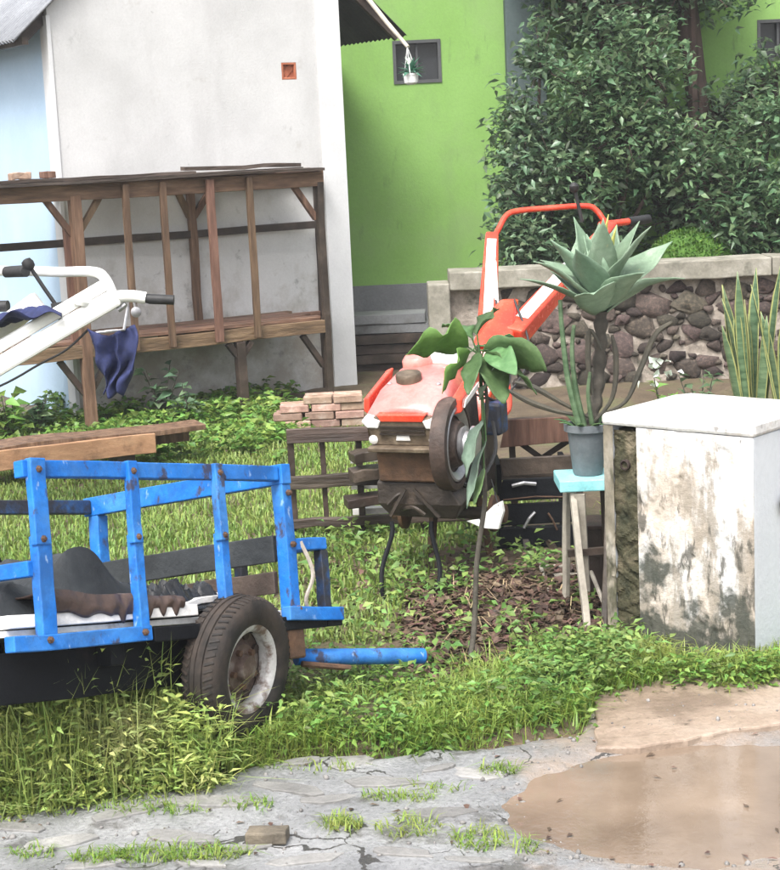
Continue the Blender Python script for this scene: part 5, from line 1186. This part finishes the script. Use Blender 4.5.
def small_plant(px, py, h_, n, label, seed, mt=M_weed, ll=.09, lwid=.05, name='leafy_plant'):
    c = G(px, py); c.z = gz(c.x, c.y); t = thing(name, label, 'plant', c); r = np.random.default_rng(seed); st_m = MB(); C = []; D = []
    for k in range(n):
        a = r.uniform(0, 6.28); e = V((math.cos(a) * .35, math.sin(a) * .35, 1)).normalized() * h_ * r.uniform(.5, 1.1)
        st_m.tube([c, c + e * .5 + V((0, 0, .02)), c + e], [.006, .005, .003], 5)
        for q in np.linspace(.35, 1, 7): C.append(np.array(c + e * q)); az = r.uniform(0, 6.28); el = r.uniform(-.2, .6); D.append([math.cos(az) * math.cos(el), math.sin(az) * math.cos(el), math.sin(el)])
    st_m.build('stem', M_stem, t, recalc=False); C = np.array(C); D = np.array(D); m_ = len(C)
    v, f = leaves(C, D, np.tile([0, 0, 1.], (m_, 1)) + r.normal(0, .3, (m_, 3)), ll * r.uniform(.6, 1.3, m_), lwid * r.uniform(.7, 1.2, m_)); raw('foliage', v, f, mt, t)
    return t, c
t_, c_ = small_plant(664, 440, .42, 7, 'leafy plant with pale whitish leaves behind the pier cap', 3)
r = np.random.default_rng(2); n = 16; cc = np.array(c_) + np.stack([r.normal(-.02, .07, n), r.normal(0, .06, n), r.uniform(.3, .55, n)], -1); dd = r.normal(0, 1, (n, 3))
v, f = leaves(cc, dd, r.normal(0, 1, (n, 3)), .06, .05); raw('blossom', v, f, M_petal, t_)
small_plant(700, 440, .42, 8, 'dark leafy plant between the whitish-leaved plant and the snake plants', 6, M_bush2)
small_plant(165, 424, .42, 6, 'dark-leaved weed standing before the grey wall under the rack', 7, M_bush, .13, .07, 'yard_weed')
small_plant(190, 428, .30, 6, 'low dark-leaved weed next to the taller weed under the rack', 8, M_bush, .12, .07, 'yard_weed')
small_plant(12, 448, .40, 9, 'bushy green weed against the pale blue wall', 9, M_weed, .12, .08, 'yard_weed')
small_plant(40, 440, .33, 8, 'thin leggy weed between blue wall and rack leg', 10, M_bush2, .11, .06, 'yard_weed')

# ------------------------------------------------------------------ blue trailer
A_ = P(25, 461, 5.26); B_ = P(279, 467, 6.17); C_ = P(93, 500, 6.77)
uu = (B_ - A_).normalized(); ULEN = (B_ - A_).length; vv = (C_ - B_); vv = (vv - uu * vv.dot(uu)); VLEN = vv.length; vv.normalize(); ww = uu.cross(vv)
if ww.z < 0: ww = -ww
O_ = A_
tl = thing('blue_trailer', 'weathered blue two-wheel trailer with open railings tipped toward its drawbar', 'trailer', (A_ + B_ + C_) / 3 * 1.0)
tl.matrix_basis = Matrix.Translation(V(((A_.x + C_.x) / 2, (A_.y + C_.y) / 2, 0)))
def q(u, v_, w_): return O_ + uu * u + vv * v_ + ww * w_
HT = .535
def tb(p, q_, w_, h_, name, mt=M_blue, up=None, seg=4, jit=.002, bev=.004): return MB().bar(p, q_, w_, h_, up=up or ww, seg=seg, jit=jit).build(name, mt, tl, bevel=bev)
ub, uc_ = ULEN * .355, ULEN * .70
tb(q(-.03, 0, -.025), q(ULEN - .03, 0, -.025), .045, .055, 'top_rail')
tb(q(ULEN, -.03, -.028), q(ULEN, VLEN + .03, -.028), .05, .075, 'top_rail')
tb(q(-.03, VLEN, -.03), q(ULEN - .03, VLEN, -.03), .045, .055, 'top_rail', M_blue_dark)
pu = ww.cross(vv)
for k, (u_, wdt) in enumerate(((.02, .062), (ub, .042), (uc_, .042))):
    tb(q(u_, -.024, -.27), q(u_, -.024, .005), wdt, .03, 'side_post', up=vv)
    tb(q(u_ + .008, -.012, -HT - .02), q(u_ + .008, -.012, -.24), wdt * .95, .04, 'post_foot', up=vv)
tb(q(ULEN, 0, -HT - .03), q(ULEN, 0, -.066), .05, .055, 'corner_post', up=vv)
tb(q(ULEN + .004, VLEN - .02, -HT), q(ULEN + .004, VLEN - .02, -.066), .055, .055, 'corner_post', up=vv)
tb(q(.55, VLEN, -HT), q(.55, VLEN, -.058), .04, .04, 'side_post', up=vv)
tb(q(.12, VLEN, -HT), q(.12, VLEN, -.058), .04, .04, 'side_post', up=vv)
tb(q(ULEN - .42, VLEN - .03, -HT + .1), q(ULEN - .62, VLEN - .03, -.06), .02, .03, 'stay', M_black)
# tail rail to the left, floor frame
tb(q(.0, .0, -.34), q(.0, VLEN, -.34), .04, .05, 'tail_rail')
tb(q(-.12, -.01, -HT - .035), q(.46, -.01, -HT - .035), .05, .05, 'floor_sill')
tb(q(.47, -.008, -HT - .04), q(ULEN + .2, -.008, -HT - .04), .045, .05, 'floor_sill', M_black)
tb(q(-.12, VLEN, -HT - .035), q(ULEN + .2, VLEN, -HT - .035), .05, .05, 'floor_sill', M_black)
for k in range(9):
    v_ = .03 + (VLEN - .06) * (k + .5) / 9
    tb(q(-.1, v_, -HT - .0), q(ULEN, v_, -HT - .0), (VLEN - .06) / 9 - .008, .02, 'floor_plank', M_plank_white if k == 0 else M_dark_wood, seg=3, bev=.002)
for u_, w_ in ((.02, -.03), (.02, -.25), (ub, -.03), (ub, -.25), (uc_, -.03), (uc_, -.25), (.02, -HT - .03), (ub, -HT - .03), (ULEN, -.10), (ULEN, -.29), (ULEN, -HT + .01)):
    MB().lathe(q(u_, -.036, w_), -vv, [(.012, -.004), (.012, .006), (.007, .008), (.006, .014), (.001, .014)], 6).build('bolt', M_rust, tl)
# front end boards (dark) and the blue step frame before them
tb(q(ULEN - .012, .04, -.30), q(ULEN - .012, VLEN - .05, -.31), .025, .10, 'end_board', M_tarp, seg=6, jit=.004)
tb(q(ULEN - .015, .05, -.42), q(ULEN - .015, VLEN - .05, -.43), .025, .08, 'end_board', M_dark_wood, seg=6, jit=.004)
tb(q(ULEN + .03, .0, -.29), q(ULEN + .21, .0, -.29), .045, .045, 'step_rail')
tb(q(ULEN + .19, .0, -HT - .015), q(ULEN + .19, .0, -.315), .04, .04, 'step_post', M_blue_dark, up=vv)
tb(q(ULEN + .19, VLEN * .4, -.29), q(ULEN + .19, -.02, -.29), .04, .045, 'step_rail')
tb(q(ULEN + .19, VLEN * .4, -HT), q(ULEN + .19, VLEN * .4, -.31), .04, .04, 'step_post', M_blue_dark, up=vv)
tb(q(ULEN - .06, -.03, -HT - .005), q(ULEN + .24, -.03, -HT - .02), .04, .05, 'step_sill')
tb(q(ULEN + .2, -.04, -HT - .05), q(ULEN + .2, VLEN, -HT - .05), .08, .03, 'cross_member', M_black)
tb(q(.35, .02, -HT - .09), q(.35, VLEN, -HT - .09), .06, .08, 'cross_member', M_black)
# black panels below the sill, standing for the shaded underside and black chassis
tb(q(-.1, .10, -HT - .14), q(ULEN * .78, .10, -HT - .14), .012, .16, 'chassis_shade_panel', M_black, seg=6, jit=.003)
tb(q(-.1, .5, -HT - .14), q(ULEN * .9, .5, -HT - .14), .012, .16, 'chassis_shade_panel', M_black, seg=6, jit=.003)
tb(q(-.11, .10, -HT - .14), q(-.11, VLEN, -HT - .14), .012, .16, 'tail_shade_panel', M_black, seg=3)
# wheels
wn = (V((.87, -.49, -.0)) - Z * .02).normalized()
wc = P(237, 667, 5.74); wc.z = max(wc.z, .25)
wh = tyre_parts(tl, wc, wn, .254, .155, .15, 60)
wc2 = wc - wn * 1.02 + V((0, 0, -.07))
tyre_parts(tl, wc2, -wn, .262, .155, .155, 0)
MB().tube([wc - wn * .01, wc2 + wn * .01], .028, 10).build('axle', M_black, tl)
for s_, c_ in ((1, wc), (-1, wc2)):
    cz = c_ - wn * s_ * .14; MB().bar(cz, cz + ww * .22, .05, .05, up=uu).build('axle_bracket', M_black, tl)
hubp = P(287, 640, 6.0)
MB().box(hubp, .09, .1, .14, Matrix((uu, vv, ww)).transposed()).build('hitch_bracket', M_rust, tl, bevel=.008)
MB().bar(hubp, q(ULEN - .1, .05, -HT - .06), .06, .05).build('hitch_arm', M_rust, tl)
d0, d1 = P(296, 657, 6.08), P(423, 656, 6.32)
MB().tube([d0, d1], .031, 16).build('drawbar', M_blue, tl, smooth=True)
MB().tube([d1 + (d1 - d0).normalized() * -.005, d1 + (d1 - d0).normalized() * .012], .022, 12).build('drawbar_end', M_rust, tl, smooth=True)
MB().tube([P(302, 664, 6.04), P(350, 668, 6.12)], .012, 8).build('draw_rod', M_rust, tl)
MB().tube(curve([q(ULEN + .06, -.02, -.28), q(ULEN + .08, -.05, -.40), q(ULEN + .05, -.03, -.5), q(ULEN + .1, -.03, -.56)]), .008, 6).build('rope', M_bamboo, tl)

# load in the trailer: tarpaulin heap, torn vinyl sheet, dark boards
def tarpf(i, j):
    u_ = -.12 + 1.0 * i; v_ = .10 + .62 * j
    env = min(1, 5 * i, 5 * (1 - i), 6 * j, 6 * (1 - j)); env = max(0, env) ** .8
    h_ = .10 + .15 * math.exp(-((i - .50) / .17) ** 2) + .07 * math.exp(-((i - .12) / .12) ** 2) + .03 * mnoise.noise(V((i * 5, j * 4, 2))) + .02 * mnoise.noise(V((i * 13, j * 9, 5))) - .035 * abs(mnoise.noise(V((i * 6 + j * 3, j * 5 - i * 4, 8)))) - .014 * abs(mnoise.noise(V((i * 17 + j * 6, j * 13, 3))))
    return q(u_, v_, -HT + .014 + h_ * env)
mb = MB().grid(tarpf, 90, 60); cc_ = q(.4, .4, -HT)
t = thing('tarpaulin_heap', 'dark grey tarpaulin heaped over the load in the blue trailer', 'tarpaulin', cc_)
mb.build('tarpaulin', M_tarp, t, smooth=True, solid=.004)
def vinf(i, j):
    u_ = .05 + .60 * i
    k = mnoise.noise(V((i * 4, j * 2, 0))); k2 = mnoise.noise(V((i * 14, j * 5, 3)))
    top = -HT + .125 - .045 * i + .012 * k
    if j < .55: v_, w_ = .20 - .19 * j / .55, top - .02 * (1 - j / .55) + .006 * k2
    else:
        f_ = (j - .55) / .45; v_, w_ = .01 - .012 * math.sin(f_ * 3) + .008 * k2, top - f_ * (.055 + .02 * math.sin(i * 5) + (.03 * max(0, math.sin(i * 62)) if i > .45 else .006 * math.sin(i * 30)))
    return q(u_, v_, w_)
mb = MB().grid(vinf, 110, 16)
t = thing('vinyl_sheet', 'torn brown vinyl sheet hanging over the white board at the trailer edge', 'sheet', q(.33, .05, -HT))
mb.build('sheet', M_brown_sheet, t, smooth=True, solid=.006)
t = thing('white_board', 'long off-white board along the trailer floor under the torn brown vinyl', 'board', q(.3, .02, -HT + .012))
tb_ = MB().bar(q(-.1, .035, -HT + .035), q(.72, .03, -HT + .035), .05, .04, up=ww, seg=6, jit=.003).build('board', M_plank_white, t, bevel=.003)
for k, (u0, v0_, u1, v1_, w_, lab, mt_) in enumerate([(.62, .16, 1.02, .7, .07, 'black board lying on top of the others across the trailer bed', M_black), (.70, .08, 1.09, .62, .035, 'dark grey board slanting under the black one in the trailer', M_dark_wood), (.66, .1, .98, .16, .05, 'short pale board end beside the trailer tyre', M_plank_white)]):
    o = thing('loose_board', lab, 'board', q((u0 + u1) / 2, (v0_ + v1_) / 2, -HT + .014))
    MB().bar(q(u0, v0_, -HT + w_), q(u1, v1_, -HT + w_ + .03), .12, .022, up=ww, seg=5, jit=.004).build('plank', mt_, o, bevel=.003)

def crum(i, j):
    u_ = .60 + .34 * i; v_ = .05 + .40 * j; env = max(0, min(1, 6 * i, 6 * (1 - i), 6 * j, 6 * (1 - j)))
    return q(u_, v_, -HT + .03 + env * (.07 + .05 * mnoise.noise(V((i * 4, j * 4, 9))) + .045 * abs(mnoise.noise(V((i * 9, j * 9, 1)))) + .03 * abs(mnoise.noise(V((i * 20, j * 18, 1))))))
t = thing('plastic_sheet', 'crumpled black plastic sheet in the trailer beside its near tyre', 'plastic sheet', q(.77, .25, -HT + .012))
MB().grid(crum, 36, 36).build('sheet', mat('black_plastic', two((.012, .013, .014), (.03, .031, .033)), 8, .25, bump=.2), t, smooth=True, solid=.003)
# ------------------------------------------------------------------ damp air
hz = MB().box((0, 0, 3.0), 470, 470, 8.2).build('haze', None)
hz.data.materials.clear()
MH = bpy.data.materials.new('haze'); MH.use_nodes = True; t_ = MH.node_tree; t_.nodes.clear()
ho = t_.nodes.new('ShaderNodeOutputMaterial'); pv_ = t_.nodes.new('ShaderNodeVolumePrincipled')
pv_.inputs['Density'].default_value = .0018; pv_.inputs['Color'].default_value = (.93, .96, 1.0, 1); pv_.inputs['Anisotropy'].default_value = .2
t_.links.new(pv_.outputs[0], ho.inputs['Volume']); hz.data.materials.append(MH); hz['kind'] = 'stuff'
